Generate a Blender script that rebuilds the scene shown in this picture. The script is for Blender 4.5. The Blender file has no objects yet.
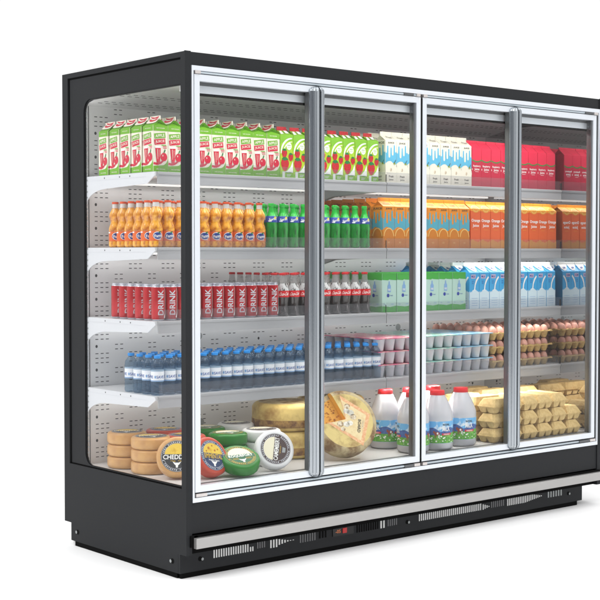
import bpy, math, random
from mathutils import Vector, Matrix
from mathutils.geometry import tessellate_polygon
random.seed(7)
S = bpy.context.scene
COL = S.collection
PI = math.pi

# ------------------------------------------------------------------ camera
cam = bpy.data.cameras.new("camera"); co = bpy.data.objects.new("camera", cam); COL.objects.link(co)
co.location = (-3.0905, -4.399, 1.3065)
co.rotation_euler = (math.radians(90 - 1.983), 0, math.radians(-39.943))
cam.sensor_width = 36; cam.lens = 36 * 1356.45 / 600; cam.clip_end = 500; cam.clip_start = .05
S.camera = co
# ------------------------------------------------------------------ white surround, dark zone added behind the camera for metal to reflect
w = bpy.data.worlds.new("World"); S.world = w; w.use_nodes = True
nt = w.node_tree; bg = nt.nodes['Background']
tc = nt.nodes.new('ShaderNodeTexCoord'); dp = nt.nodes.new('ShaderNodeVectorMath'); dp.operation = 'DOT_PRODUCT'
dp.inputs[1].default_value = (-.60, -.79, -.10)
rp = nt.nodes.new('ShaderNodeValToRGB')
rp.color_ramp.elements[0].position = .45; rp.color_ramp.elements[0].color = (1, 1, 1, 1)
rp.color_ramp.elements[1].position = .90; rp.color_ramp.elements[1].color = (.20, .21, .23, 1)
nt.links.new(tc.outputs['Generated'], dp.inputs[0]); nt.links.new(dp.outputs['Value'], rp.inputs[0])
nt.links.new(rp.outputs[0], bg.inputs['Color']); bg.inputs['Strength'].default_value = 1.02
# ------------------------------------------------------------------ added off-camera fill lamps that whiten the floor
def area(name, loc, aim, sx, sy, power, col=(1, 1, 1)):
    l = bpy.data.lights.new(name, 'AREA'); l.shape = 'RECTANGLE'; l.size = sx; l.size_y = sy; l.energy = power; l.color = col
    o = bpy.data.objects.new(name, l); COL.objects.link(o); o.location = loc
    o.rotation_euler = (Vector(aim) - Vector(loc)).to_track_quat('-Z', 'Y').to_euler()
    return o
area('overhead_fill', (.6, .4, 8.0), (.6, .4, 0), 15, 15, 620)
area('left_fill', (-3.6, 1.2, 5.0), (-.5, .5, 0), 3, 3, 90)
area('front_fill', (1.2, -4.2, 6.0), (1.3, -.7, 0), 4.5, 2.5, 120)
S.view_settings.view_transform = 'Standard'; S.view_settings.look = 'None'
S.view_settings.exposure = 0; S.view_settings.gamma = 1
cy = S.cycles if hasattr(S, 'cycles') else None
try:
    S.cycles.transparent_max_bounces = 40; S.cycles.max_bounces = 10; S.cycles.glossy_bounces = 5
    S.cycles.transmission_bounces = 8; S.cycles.sample_clamp_indirect = 4
except Exception: pass

# ------------------------------------------------------------------ materials
def hx(h):
    h = h.lstrip('#'); r = []
    for i in (0, 2, 4):
        c = int(h[i:i+2], 16) / 255
        r.append(c / 12.92 if c <= .04045 else ((c + .055) / 1.055) ** 2.4)
    return tuple(r)
MATS = {}
def P(name, col, rough=.5, metal=0., spec=.5, coat=0., noise=None, bump=None, sss=0., emis=None, trans=0., ior=1.45, stretch=None):
    """Principled with optional colour mottling noise=(scale, other colour, lo, hi) and bump=(scale, strength)."""
    m = bpy.data.materials.new(name); m.use_nodes = True; n = m.node_tree; b = n.nodes['Principled BSDF']
    c = hx(col) if isinstance(col, str) else col
    b.inputs['Base Color'].default_value = (*c, 1); b.inputs['Roughness'].default_value = rough
    b.inputs['Metallic'].default_value = metal; b.inputs['Specular IOR Level'].default_value = spec
    b.inputs['Coat Weight'].default_value = coat; b.inputs['Coat Roughness'].default_value = .08
    b.inputs['Transmission Weight'].default_value = trans; b.inputs['IOR'].default_value = ior
    if sss:
        b.inputs['Subsurface Weight'].default_value = sss; b.inputs['Subsurface Radius'].default_value = (.02, .01, .006)
        b.inputs['Subsurface Scale'].default_value = .5
    if emis: b.inputs['Emission Color'].default_value = (*emis[0], 1); b.inputs['Emission Strength'].default_value = emis[1]
    if noise or bump:
        t0 = n.nodes.new('ShaderNodeTexCoord'); t = n.nodes.new('ShaderNodeMapping'); n.links.new(t0.outputs['Object'], t.inputs['Vector'])
        if stretch: t.inputs['Scale'].default_value = stretch
    if noise:
        sc, c2, lo, hi = noise; c2 = hx(c2) if isinstance(c2, str) else c2
        z = n.nodes.new('ShaderNodeTexNoise'); z.inputs['Scale'].default_value = sc; z.inputs['Detail'].default_value = 7; z.inputs['Roughness'].default_value = .6
        r = n.nodes.new('ShaderNodeValToRGB'); r.color_ramp.elements[0].position = lo; r.color_ramp.elements[1].position = hi
        r.color_ramp.elements[0].color = (*c, 1); r.color_ramp.elements[1].color = (*c2, 1)
        n.links.new(t.outputs['Vector'], z.inputs['Vector']); n.links.new(z.outputs['Fac'], r.inputs[0]); n.links.new(r.outputs[0], b.inputs['Base Color'])
    if bump:
        z = n.nodes.new('ShaderNodeTexNoise'); z.inputs['Scale'].default_value = bump[0]; z.inputs['Detail'].default_value = 5
        bp = n.nodes.new('ShaderNodeBump'); bp.inputs['Strength'].default_value = bump[1]; bp.inputs['Distance'].default_value = .004
        n.links.new(t.outputs['Vector'], z.inputs['Vector']); n.links.new(z.outputs['Fac'], bp.inputs['Height']); n.links.new(bp.outputs[0], b.inputs['Normal'])
    MATS[name] = m; return m
def CLEAR(name, tint, refl=.06, haze=0., hazecol=(.8, .8, .8), rough=.02, bump=None, fres=1.45):
    """thin clear sheet or bottle wall: transparent + Fresnel gloss (+ a little diffuse haze)"""
    m = bpy.data.materials.new(name); m.use_nodes = True; n = m.node_tree; n.nodes.clear()
    o = n.nodes.new('ShaderNodeOutputMaterial'); tr = n.nodes.new('ShaderNodeBsdfTransparent'); tr.inputs[0].default_value = (*tint, 1)
    g = n.nodes.new('ShaderNodeBsdfGlossy'); g.inputs['Roughness'].default_value = rough
    lw = n.nodes.new('ShaderNodeLayerWeight'); lw.inputs['Blend'].default_value = .5
    pw = n.nodes.new('ShaderNodeMath'); pw.operation = 'POWER'; pw.inputs[1].default_value = 5; n.links.new(lw.outputs['Facing'], pw.inputs[0])
    f0 = ((fres-1)/(fres+1))**2
    f = n.nodes.new('ShaderNodeMath'); f.operation = 'MULTIPLY_ADD'; f.inputs[1].default_value = .6*(1-f0); f.inputs[2].default_value = f0; n.links.new(pw.outputs[0], f.inputs[0])
    mx = n.nodes.new('ShaderNodeMixShader'); n.links.new(f.outputs[0], mx.inputs[0]); n.links.new(g.outputs[0], mx.inputs[2])
    last = tr
    if haze:
        d = n.nodes.new('ShaderNodeBsdfDiffuse'); d.inputs[0].default_value = (*hazecol, 1)
        m2 = n.nodes.new('ShaderNodeMixShader'); m2.inputs[0].default_value = haze
        n.links.new(tr.outputs[0], m2.inputs[1]); n.links.new(d.outputs[0], m2.inputs[2]); last = m2
    if bump:
        t = n.nodes.new('ShaderNodeTexCoord'); z = n.nodes.new('ShaderNodeTexNoise'); z.inputs['Scale'].default_value = bump[0]
        bp = n.nodes.new('ShaderNodeBump'); bp.inputs['Strength'].default_value = bump[1]; bp.inputs['Distance'].default_value = .004
        n.links.new(t.outputs['Object'], z.inputs['Vector']); n.links.new(z.outputs['Fac'], bp.inputs['Height'])
        n.links.new(bp.outputs[0], g.inputs['Normal']); n.links.new(bp.outputs[0], lw.inputs['Normal'])
    n.links.new(last.outputs[0], mx.inputs[1]); n.links.new(mx.outputs[0], o.inputs[0]); MATS[name] = m; return m
P('floor_white', (.93, .93, .93), .7, spec=.1)
P('anthracite', (.0200, .0212, .0232), .6, spec=.18, bump=(900, .06))
P('anthracite_front', (.0200, .0212, .0232), .55, spec=.18, bump=(900, .06))
P('black_gap', (.004, .004, .004), .8, spec=.1)
P('black_screen', (.010, .010, .011), .35, spec=.4)
P('frame_alu', (.73, .765, .81), .36, metal=.35, spec=.5)
P('track_alu', (.50, .56, .60), .35, metal=.7)
P('handle_alu', (.42, .45, .48), .24, metal=.95)
P('handle_dark', (.12, .125, .13), .35, metal=.6)
P('hinge_steel', (.62, .58, .56), .35, metal=.6)
P('bar_steel', (.40, .392, .385), .34, metal=.55, bump=(300, .03))
P('liner', (.76, .765, .77), .30, spec=.6)
P('liner_ceiling', (.78, .78, .78), .42)
P('shelf_white', (.66, .67, .68), .40, spec=.5)
P('bracket_white', (.68, .70, .73), .45)
P('rail_grey', (.40, .405, .42), .38, spec=.5)
P('deck_white', (.66, .65, .64), .35, spec=.5)
P('reveal_alu', (.19, .195, .20), .35, metal=.7)
P('led_soft', (1, 1, 1), .5, emis=((1, .98, .95), .75))
P('slot_dark', (.05, .052, .055), .7)
P('plug_grey', (.33, .35, .35), .5)
P('mirror_panel', (.62, .62, .63), .03, metal=1.)
P('grille_light', (.74, .74, .73), .5)  # pale colour paints the bright backdrop showing through open plinth slots
P('grille_mid', (.13, .13, .135), .5)
P('display_red', (.25, .01, .01), .3, emis=((1, .03, .03), .2))
P('display_orange', (.2, .06, .02), .3, emis=((1, .25, .05), .25))
P('led', (1, 1, 1), .5, emis=((1, .97, .93), 5))
CLEAR('door_glass', (.955, .96, .96), rough=.01, fres=1.28)
CLEAR('side_glass', (.985, .985, .985), rough=.01, fres=1.22)
CLEAR('acrylic', (.93, .93, .94), haze=.045, hazecol=(.75, .76, .8), rough=.05, fres=1.2)
# print inks / packs

P('cream', '#ece6d6', .45); P('apple_green', '#6fae24', .45); P('ink_red', '#cf1f3f', .45); P('ink_white', '#f6f6f2', .45)
P('lime', '#b7d32a', .35, noise=(14, '#8fc832', .45, .6)); P('lime_dark', '#7db82d', .35); P('silverwhite', '#e4e8e4', .3)
P('berry', '#c9202b', .35, noise=(160, '#9c1522', .5, .62)); P('leaf', '#1c7a3a', .45)
P('milk_cream', '#eeead9', .45); P('drip_blue', '#5fb9dd', .45); P('ink_dark', '#33302c', .5); P('sprout', '#a8b83a', .5)
P('drip_teal', '#4fa3b8', .45)
P('orange_pack', '#e08a1e', .42); P('orange_ring', '#efc877', .45); P('orange_dark', '#c97716', .45)
P('crimson', '#e0264a', .42); P('crimson_dark', '#c41f40', .42); P('line_green', '#2e8a3f', .45)
P('oj_red', '#e0602a', .42); P('oj_amber', '#e59c35', .42); P('oj_top', '#f0a030', .42); P('oj_wave', '#d98f2c', .42)
P('milk_blue', '#38a4dc', .4); P('milk_pale', '#d3e6ee', .42); P('ink_navy', '#2b3f9a', .45)
P('box_mint', '#b4d4c8', .42); P('box_green', '#3fa63c', .42); P('tag_lilac', '#c9b8cf', .45)
P('can_red', '#c01220', .26, metal=.35, coat=.3, noise=(6, '#ac0e1b', .4, .6)); P('can_alu', (.72, .73, .80), .25, metal=.9); P('can_grey', '#c9ccd2', .4)
P('soda_amber', '#fbb52c', .07, coat=1., noise=(38, '#b86406', .44, .62), bump=(50, .45), stretch=(1, 1, .7), sss=.12); P('soda_cap', '#e0562a', .4); P('soda_neck', '#dcdad8', .3)  # soda_amber: pale and dark noise paints highlights into the bottle colour
P('soda_label', '#e2692a', .35); P('soda_navy', '#24408f', .4)
P('green_glass', '#159a30', .08, coat=1., noise=(60, '#0b5c1a', .42, .66), stretch=(1, 1, .35), bump=(40, .2)); P('green_neck', '#27c240', .12, coat=.5); P('green_label', '#2f4aa6', .4); P('yellow', '#f2dc3c', .45)
P('cola_liquid', (.022, .013, .010), .08, coat=1., noise=(110, (.30, .27, .26), .60, .74), stretch=(1, 1, .22), bump=(60, .3))  # grey noise streaks paint gloss reflections into the cola colour
P('cola_glint_streak', (.62, .62, .62), .1, coat=1., noise=(95, (.05, .04, .035), .50, .60), stretch=(1, 1, .4), bump=(60, .3)); P('cola_label', '#dc1f27', .4); P('cola_cap', '#cf2026', .4)  # shoulder reflections painted as pale and dark streaks
CLEAR('cola_glass', (.80, .80, .80), haze=.22, hazecol=(.85, .84, .83), rough=.06, bump=(60, .8))
CLEAR('water_pet', (.64, .73, .80), haze=.06, hazecol=(.30, .52, .75), rough=.08, bump=(45, .8), fres=1.45)
P('water_cap', '#1f8fe0', .35); P('water_label', '#e9edf2', .45); P('water_ink', '#7fa6d2', .45); P('water_ink_dark', '#4a66a8', .45)
P('cup_white', '#d9dbe0', .4, sss=.1); P('lid_pink', '#e06c8e', .3, noise=(16, '#f2d8c8', .5, .62)); P('lid_green', '#8fd0c4', .3, noise=(16, '#e4f2ea', .5, .62)); P('lid_blue', '#8ecbe8', .3, noise=(16, '#e0f0f6', .52, .64))
P('lid_rim_pink', '#c4708c', .4); P('lid_rim_green', '#9ab49c', .4); P('lid_rim_blue', '#7aa6cc', .4)
P('egg_shell', '#dfaa9a', .5, noise=(60, '#d29a8a', .4, .7), sss=.15); P('pulp', '#d2b478', .85, noise=(90, '#bd9d62', .4, .65), bump=(260, .35))
P('pulp_card', '#dcc086', .85, noise=(70, '#cbac70', .4, .65), bump=(240, .3))
P('jug_white', '#c9c9ce', .22, coat=.4, sss=.1); P('jug_cap', '#e8242a', .35)
P('label_sky', '#6fb8ea', .4, noise=(40, '#e6f2fa', .52, .62)); P('label_hill', '#4c6fb0', .45, noise=(90, '#34508c', .4, .6)); P('label_grass', '#4f9a34', .45, noise=(110, '#7fbf4c', .45, .62)); P('cow_brown', '#9a4a34', .5)
P('cheddar_rind', '#cfa062', .36, noise=(26, '#c0905a', .4, .7), bump=(30, .2), coat=.2); P('label_black', '#2c2e31', .45); P('label_yellow', '#e8c64a', .45, noise=(40, '#d6aa30', .5, .62))
P('emmental_rind', '#c24228', .30, coat=.2, bump=(30, .12)); P('label_navy', '#2a3f66', .45)
P('roq_rind', '#1c7a1c', .26, noise=(8, '#187018', .4, .7)); P('label_green', '#2a6a4a', .45); P('label_cream', '#efe8cc', .45)
P('camembert_rind', '#e6e6e6', .4, bump=(40, .1)); P('label_brown', '#4a3a38', .45); P('ink_gold', '#d9b23a', .45)
P('aged_rind', '#d8be74', .55, noise=(9, '#9c763a', .50, .70), bump=(30, .35))
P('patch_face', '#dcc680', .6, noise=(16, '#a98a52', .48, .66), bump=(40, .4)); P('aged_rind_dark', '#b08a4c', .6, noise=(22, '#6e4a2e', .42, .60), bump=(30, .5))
P('aged_edge', '#c4b288', .6, noise=(17, '#7c5c34', .44, .62), bump=(28, .5)); P('hole_cheese', '#e2a63a', .5, bump=(40, .2)); P('hole_dark', '#b87424', .6)
P('board_paper', '#ecd9a8', .55, noise=(60, '#e2c894', .4, .65)); P('board_border', '#e6a878', .55, noise=(90, '#efc89a', .45, .6)); P('sketch_brown', '#9a7a50', .6, noise=(60, '#e8dcc4', .45, .6)); P('sketch_grey', '#c9c6b8', .6, noise=(60, '#f2ece0', .45, .6))

# ------------------------------------------------------------------ mesh builder
_txt = {}
def text_geo(s, bold=True):
    if s in _txt: return _txt[s]
    c = bpy.data.curves.new('t', 'FONT'); c.body = s; c.size = 1; c.resolution_u = 2; c.align_x = 'CENTER'
    if bold: c.offset = .02
    o = bpy.data.objects.new('t', c); COL.objects.link(o); bpy.context.view_layer.update()
    dg = bpy.context.evaluated_depsgraph_get(); me = bpy.data.meshes.new_from_object(o.evaluated_get(dg))
    vs = [(v.co.x, v.co.y) for v in me.vertices]; fs = [tuple(p.vertices) for p in me.polygons]
    bpy.data.objects.remove(o); bpy.data.curves.remove(c); bpy.data.meshes.remove(me)
    x0 = min(v[0] for v in vs); x1 = max(v[0] for v in vs); y0 = min(v[1] for v in vs); y1 = max(v[1] for v in vs)
    vs = [((x - (x0+x1)/2) / (x1-x0), (y - (y0+y1)/2) / (y1-y0)) for x, y in vs]
    _txt[s] = (vs, fs); return _txt[s]
class MB:
    def __init__(s): s.v = []; s.f = []; s.m = []; s.sm = []; s.mats = []
    def mi(s, m):
        if m not in s.mats: s.mats.append(m)
        return s.mats.index(m)
    def add(s, vs, fs, m, smooth=False):
        b = len(s.v); s.v += [tuple(v) for v in vs]; k = s.mi(m)
        for f in fs: s.f.append(tuple(b + i for i in f)); s.m.append(k); s.sm.append(smooth)
    def box(s, x0, x1, y0, y1, z0, z1, m, bev=0):
        if bev:
            b = bev; pr = [(x0+b, y0), (x1-b, y0), (x1, y0+b), (x1, y1-b), (x1-b, y1), (x0+b, y1), (x0, y1-b), (x0, y0+b)]
            s.prism(pr, z0, z1, m); return
        vs = [(x, y, z) for z in (z0, z1) for y in (y0, y1) for x in (x0, x1)]
        s.add(vs, [(0, 2, 3, 1), (4, 5, 7, 6), (0, 1, 5, 4), (2, 6, 7, 3), (0, 4, 6, 2), (1, 3, 7, 5)], m)
    def prism(s, pr, z0, z1, m, ax='z', smooth=False):
        """pr counter-clockwise polygon; ax='z': (x,y); ax='x': (y,z) pushed along x; ax='y': (x,z) pushed along y"""
        n = len(pr)
        def p(a, b, t): return (a, b, t) if ax == 'z' else ((t, a, b) if ax == 'x' else (a, t, b))
        vs = [p(a, b, z0) for a, b in pr] + [p(a, b, z1) for a, b in pr]
        s.add(vs, [tuple(range(n))[::-1], tuple(range(n, 2*n))], m)
        s.add(vs, [(i, (i+1) % n, n+(i+1) % n, n+i) for i in range(n)], m, smooth)
    def lathe(s, prof, m, n=28, mat=None, cap0=False, cap1=False):
        """prof: list of (r,z); None breaks the smoothing"""
        segs = [[]]
        for p in prof:
            if p is None: segs.append([segs[-1][-1]])
            else: segs[-1].append(p)
        for sg in segs:
            vs = []; fs = []
            for r, z in sg:
                for i in range(n):
                    a = 2*PI*i/n; q = Vector((r*math.cos(a), r*math.sin(a), z)); vs.append(mat @ q if mat else q)
            for k in range(len(sg)-1):
                for i in range(n):
                    j = (i+1) % n; fs.append((k*n+i, k*n+j, (k+1)*n+j, (k+1)*n+i))
            s.add(vs, fs, m, True)
        for c, (r, z) in ((cap0, segs[0][0]), (cap1, segs[-1][-1])):
            if c:
                vs = [Vector((r*math.cos(2*PI*i/n), r*math.sin(2*PI*i/n), z)) for i in range(n)]
                if mat: vs = [mat @ q for q in vs]
                s.add(vs, [tuple(range(n))], m)
    def poly(s, F, pts, m, k=1, maxu=0):
        """flat print on a face frame F(u,v,off); k is the layer number"""
        off = .0004 * k
        if not maxu: s.add([F(u, v, off) for u, v in pts], [tuple(range(len(pts)))], m); return
        tri = tessellate_polygon([[Vector((u, v, 0)) for u, v in pts]])
        s.tris(F, pts, [tuple(t) for t in tri], m, off, maxu)
    def tris(s, F, pts, fs, m, off, maxu):
        stack = []
        for f in fs:
            for i in range(1, len(f)-1): stack.append((pts[f[0]], pts[f[i]], pts[f[i+1]]))
        vs = []; out = []
        while stack:
            a, b, c = stack.pop(); e = sorted([(abs(a[0]-b[0]), 0), (abs(b[0]-c[0]), 1), (abs(c[0]-a[0]), 2)])[-1]
            if e[0] > maxu:
                t = [(a, b, c), (b, c, a), (c, a, b)][e[1]]; p, q, r = t; mid = ((p[0]+q[0])/2, (p[1]+q[1])/2)
                stack += [(p, mid, r), (mid, q, r)]
            else:
                n = len(vs); vs += [F(*a, off), F(*b, off), F(*c, off)]; out.append((n, n+1, n+2))
        s.add(vs, out, m)
    def text(s, F, t, cx, cyy, wd, h, m, k=3, rot=0, maxu=0, shear=0):
        vs, fs = text_geo(t); ca, sa = math.cos(rot), math.sin(rot)
        pts = []
        for x, y in vs:
            x, y = (x + shear*y)*wd, y*h; pts.append((cx + x*ca - y*sa, cyy + x*sa + y*ca))
        if maxu: s.tris(F, pts, fs, m, .0004*k, maxu)
        else: s.add([F(u, v, .0004*k) for u, v in pts], fs, m)
    def disc(s, F, cx, cyy, ru, rv, m, k=1, n=20, a0=0, a1=2*PI, maxu=0, rot=0):
        full = abs(a1-a0) > 6.2; N = n if full else n+1
        ca, sa = math.cos(rot), math.sin(rot); pts = []
        for i in range(N):
            a = a0+(a1-a0)*i/n; x, y = ru*math.cos(a), rv*math.sin(a); pts.append((cx+x*ca-y*sa, cyy+x*sa+y*ca))
        s.poly(F, pts, m, k, maxu)
    def ring(s, F, cx, cyy, r0, r1, m, k=1, n=28, a0=0, a1=2*PI, sv=1, maxu=0):
        for i in range(n):
            a, b = a0+(a1-a0)*i/n, a0+(a1-a0)*(i+1)/n
            s.poly(F, [(cx+r0*math.cos(a), cyy+sv*r0*math.sin(a)), (cx+r1*math.cos(a), cyy+sv*r1*math.sin(a)), (cx+r1*math.cos(b), cyy+sv*r1*math.sin(b)), (cx+r0*math.cos(b), cyy+sv*r0*math.sin(b))], m, k, maxu)
    def stroke(s, F, pts, wd, m, k=1, maxu=0):
        for i in range(len(pts)-1):
            (x0, y0), (x1, y1) = pts[i], pts[i+1]; w0, w1 = (wd[i], wd[i+1]) if isinstance(wd, list) else (wd, wd)
            L = math.hypot(x1-x0, y1-y0) or 1; nx, ny = -(y1-y0)/L, (x1-x0)/L
            s.poly(F, [(x0-nx*w0, y0-ny*w0), (x1-nx*w1, y1-ny*w1), (x1+nx*w1, y1+ny*w1), (x0+nx*w0, y0+ny*w0)], m, k, maxu)
    def obj(s, name, parent=None, loc=None):
        me = bpy.data.meshes.new(name); me.from_pydata(s.v, [], s.f)
        for mn in s.mats: me.materials.append(MATS[mn])
        me.polygons.foreach_set('material_index', s.m); me.polygons.foreach_set('use_smooth', s.sm); me.update()
        o = bpy.data.objects.new(name, me); COL.objects.link(o)
        if parent: o.parent = parent
        if loc: o.location = loc
        return o
def thing(name, loc=(0, 0, 0)):
    o = bpy.data.objects.new(name, None); o.empty_display_size = .05; COL.objects.link(o); o.location = loc; return o
def tag(o, label, cat, group=None, kind=None):
    if label: o['label'] = label
    if cat: o['category'] = cat
    if group: o['group'] = group
    if kind: o['kind'] = kind
    return o
def copy_tree(o, parent=None):
    c = o.copy(); COL.objects.link(c)
    if parent: c.parent = parent
    for ch in [x for x in o.children]: copy_tree(ch, c)
    return c
class Proto:
    """first placement uses the prototype itself, later ones copy it and its parts"""
    def __init__(s, o, cat, group): s.o = o; s.used = False; s.cat = cat; s.group = group
    def put(s, loc, label, rot=0):
        o = s.o if not s.used else copy_tree(s.o)
        s.used = True; o.location = loc
        if rot is not None: o.rotation_euler = (0, 0, rot)
        tag(o, label, s.cat, s.group); return o
ORD = ['first', 'second', 'third', 'fourth', 'fifth', 'sixth', 'seventh', 'eighth', 'ninth', 'tenth', 'eleventh', 'twelfth',
       'thirteenth', 'fourteenth', 'fifteenth', 'sixteenth', 'seventeenth', 'eighteenth', 'nineteenth', 'twentieth', 'twenty-first', 'twenty-second']
def rowname(r): return 'front row' if r == 0 else ORD[r] + ' row back'
def front(w, d):  return lambda u, v, o: (u, -d/2 - o, v)
def left(w, d):   return lambda u, v, o: (-w/2 - o, -u, v)
def right(w, d):  return lambda u, v, o: (w/2 + o, u, v)
def cyl(r):       return lambda u, v, o: ((r+o)*math.sin(u/r), -(r+o)*math.cos(u/r), v)

_n = MATS['egg_shell'].node_tree; _b = _n.nodes['Principled BSDF']; _oi = _n.nodes.new('ShaderNodeObjectInfo'); _hs = _n.nodes.new('ShaderNodeHueSaturation')
_mr = _n.nodes.new('ShaderNodeMapRange'); _mr.inputs['To Min'].default_value = .82; _mr.inputs['To Max'].default_value = 1.14
_src = _b.inputs['Base Color'].links[0].from_socket
_n.links.new(_oi.outputs['Random'], _mr.inputs['Value']); _n.links.new(_mr.outputs[0], _hs.inputs['Value']); _n.links.new(_src, _hs.inputs['Color']); _n.links.new(_hs.outputs[0], _b.inputs['Base Color'])
# ================================================================== SETTING
b = MB(); b.add([(-8, -7, 0), (9, -7, 0), (9, 7.5, 0), (-8, 7.5, 0)], [(0, 1, 2, 3)], 'floor_white')
tag(b.obj('floor'), None, None, kind='structure')

# ================================================================== FRIDGE
FR = thing('display_fridge', (0, 0, 0))
tag(FR, 'long dark grey display fridge with four aluminium framed glass doors and five stocked levels', 'display fridge')
W = 2.605; XR = 2.645; D = .944; H = 2.1; ZB = .101
# --- left end panel: lip ring, lower skin, inset border with a rounded window, clear pane
b = MB()
b.box(0, .03, 0, D, ZB, .366, 'anthracite')
b.box(0, .03, 0, D, 2.079, H, 'anthracite')
b.box(0, .03, 0, .026, .366, 2.079, 'anthracite')
b.box(0, .03, .897, D, .366, 2.079, 'anthracite')
# the front edge of the panel stands a little proud
b.box(0, .029, -.004, 0, ZB+.0, H+.002, 'anthracite_front')
lp = b.obj('left_end_panel', FR)
b = MB(); b.box(.007, .02, .0262, .8968, .3662, .372, 'black_gap'); b.box(.007, .02, .0262, .8968, 2.071, 2.0788, 'black_gap')
b.box(.007, .02, .0262, .034, .374, 2.071, 'black_gap'); b.box(.007, .02, .887, .8968, .374, 2.071, 'black_gap'); b.obj('dark_gap_fill', lp)  # black strips paint the shadow lines of the recess round the border
def window_border(x0, x1, ya, yb, za, zb, wya, wyb, wza, wzb, rad, m, name, par):
    # border sheet with a hole whose two rear corners are rounded; built as strips round the hole
    b = MB(); N = 10
    def arc(cy_, cz_, a0): return [(cy_+rad*math.cos(a0+PI/2*i/N), cz_+rad*math.sin(a0+PI/2*i/N)) for i in range(N+1)]
    rt = arc(wyb-rad, wzb-rad, 0); rb = arc(wyb-rad, wza+rad, -PI/2)
    hole = [(wya, wza)] + rb + rt + [(wya, wzb)]
    b.prism([(ya, za), (yb, za), (yb, wza), (ya, wza)], x0, x1, m, 'x'); b.prism([(ya, wzb), (yb, wzb), (yb, zb), (ya, zb)], x0, x1, m, 'x')
    if wya > ya: b.prism([(ya, wza), (wya, wza), (wya, wzb), (ya, wzb)], x0, x1, m, 'x')
    b.prism([(wyb, wza), (yb, wza), (yb, wzb), (wyb, wzb)], x0, x1, m, 'x')
    b.prism([(wyb, wza)] + [(wyb, wza+rad)] + rb[::-1][1:], x0, x1, m, 'x'); b.prism([(wyb, wzb)] + rt[::-1][0:] , x0, x1, m, 'x')
    return b.obj(name, par)
ib = window_border(.006, .010, .034, .887, .3722, 2.071, .034, .772, .3745, 1.975, .055, 'anthracite', 'window_border', lp)
window_border(.0102, .0155, .036, .885, .373, 2.069, .036, .765, .3765, 1.970, .050, 'black_screen', 'window_seal', lp)
b = MB(); b.box(.0112, .0122, .040, .880, .380, 2.065, 'side_glass'); b.obj('side_window', lp)
# --- right end panel (mirror lined inside)
b = MB(); b.box(W, XR, 0, D, ZB, H, 'anthracite'); b.box(W+.002, XR-.001, -.004, 0, ZB, H+.002, 'anthracite_front'); rp_ = b.obj('right_end_panel', FR)
b = MB(); b.box(W-.005, W-.001, .06, .776, .374, 1.99, 'mirror_panel'); b.obj('mirror_lining', rp_)
# --- canopy, lower front, back
b = MB(); b.box(.0295, W, .001, .03, 2.047, H, 'anthracite_front'); b.box(.03, W, .03, D, 2.06, H-.001, 'anthracite'); b.obj('canopy', FR)
b = MB(); b.box(.0295, W, .001, .03, .186, .312, 'anthracite_front'); b.box(.03, W, .02, .04, .101, .186, 'black_gap'); b.obj('lower_front_panel', FR)
b = MB(); b.box(.03, W, .80, D-.001, ZB, 2.06, 'anthracite'); b.box(.03, W, .03, .80, .13, .33, 'anthracite'); b.obj('rear_body', FR)
# --- bumper bar
b = MB(); b.box(.032, 2.675, -.030, -.012, .129, .171, 'bar_steel'); bb = b.obj('bumper_bar', FR)
b = MB(); b.box(.018, .050, -.012, .02, .134, .180, 'black_gap'); b.box(.034, 2.62, -.012, .02, .1711, .179, 'black_gap'); b.box(.034, 2.62, -.012, .02, .136, .1709, 'black_gap'); b.obj('bar_bracket_shade', bb)  # long black strip above the bar paints its shadow line
# --- plinth with vent slots; pale ones paint the backdrop seen through them
b = MB(); b.box(.0005, 2.54, .040, .052, .022, .128, 'anthracite_front'); b.box(.0, .012, .0525, .887, .022, .101, 'anthracite'); b.box(2.528, 2.54, .0525, .887, .022, .101, 'anthracite'); b.box(.03, 2.5, .80, .887, .022, .101, 'anthracite')
for x0, x1, y0, y1 in ((.010, 2.505, .044, .060), (.004, .02, .065, .86)): b.box(x0, x1, y0, y1, .0005, .0215, 'black_gap')
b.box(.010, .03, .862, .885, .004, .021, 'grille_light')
pl = b.obj('plinth', FR)
def slots(x0, x1, n, z0, z1, mat, taper=None, name='vent_grille'):
    b = MB(); p = (x1-x0)/n
    for i in range(n):
        za, zc = z0, z1
        if taper:
            t = taper(i/(n-1)); mid = z0+(z1-z0)*.42; za, zc = mid-(mid-z0)*t, mid+(z1-mid)*t
        x = x0+p*i; b.box(x, x+p*.50, .0385, .0398, za, zc, mat)
    return b.obj(name, pl)
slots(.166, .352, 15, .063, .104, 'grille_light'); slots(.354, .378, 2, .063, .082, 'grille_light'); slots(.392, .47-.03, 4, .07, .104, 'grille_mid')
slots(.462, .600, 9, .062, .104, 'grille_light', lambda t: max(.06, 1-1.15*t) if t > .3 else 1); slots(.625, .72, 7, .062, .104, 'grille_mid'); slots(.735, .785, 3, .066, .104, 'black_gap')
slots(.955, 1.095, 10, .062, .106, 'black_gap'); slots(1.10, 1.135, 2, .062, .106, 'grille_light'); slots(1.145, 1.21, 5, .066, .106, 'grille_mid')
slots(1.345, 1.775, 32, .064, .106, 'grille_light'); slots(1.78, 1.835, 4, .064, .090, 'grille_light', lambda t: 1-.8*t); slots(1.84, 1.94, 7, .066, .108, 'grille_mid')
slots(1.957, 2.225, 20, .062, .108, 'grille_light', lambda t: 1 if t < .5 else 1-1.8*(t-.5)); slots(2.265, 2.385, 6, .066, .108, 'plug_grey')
for x in (.099, 1.269, 2.427):
    b = MB(); b.disc(lambda u, v, o: (x+u, .0396-o, .070+v), 0, 0, .010, .010, 'black_gap'); b.disc(lambda u, v, o: (x+u, .0396-o, .070+v), .012, -.003, .006, .006, 'plug_grey', 2, 12); b.obj('screw', pl)
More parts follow.
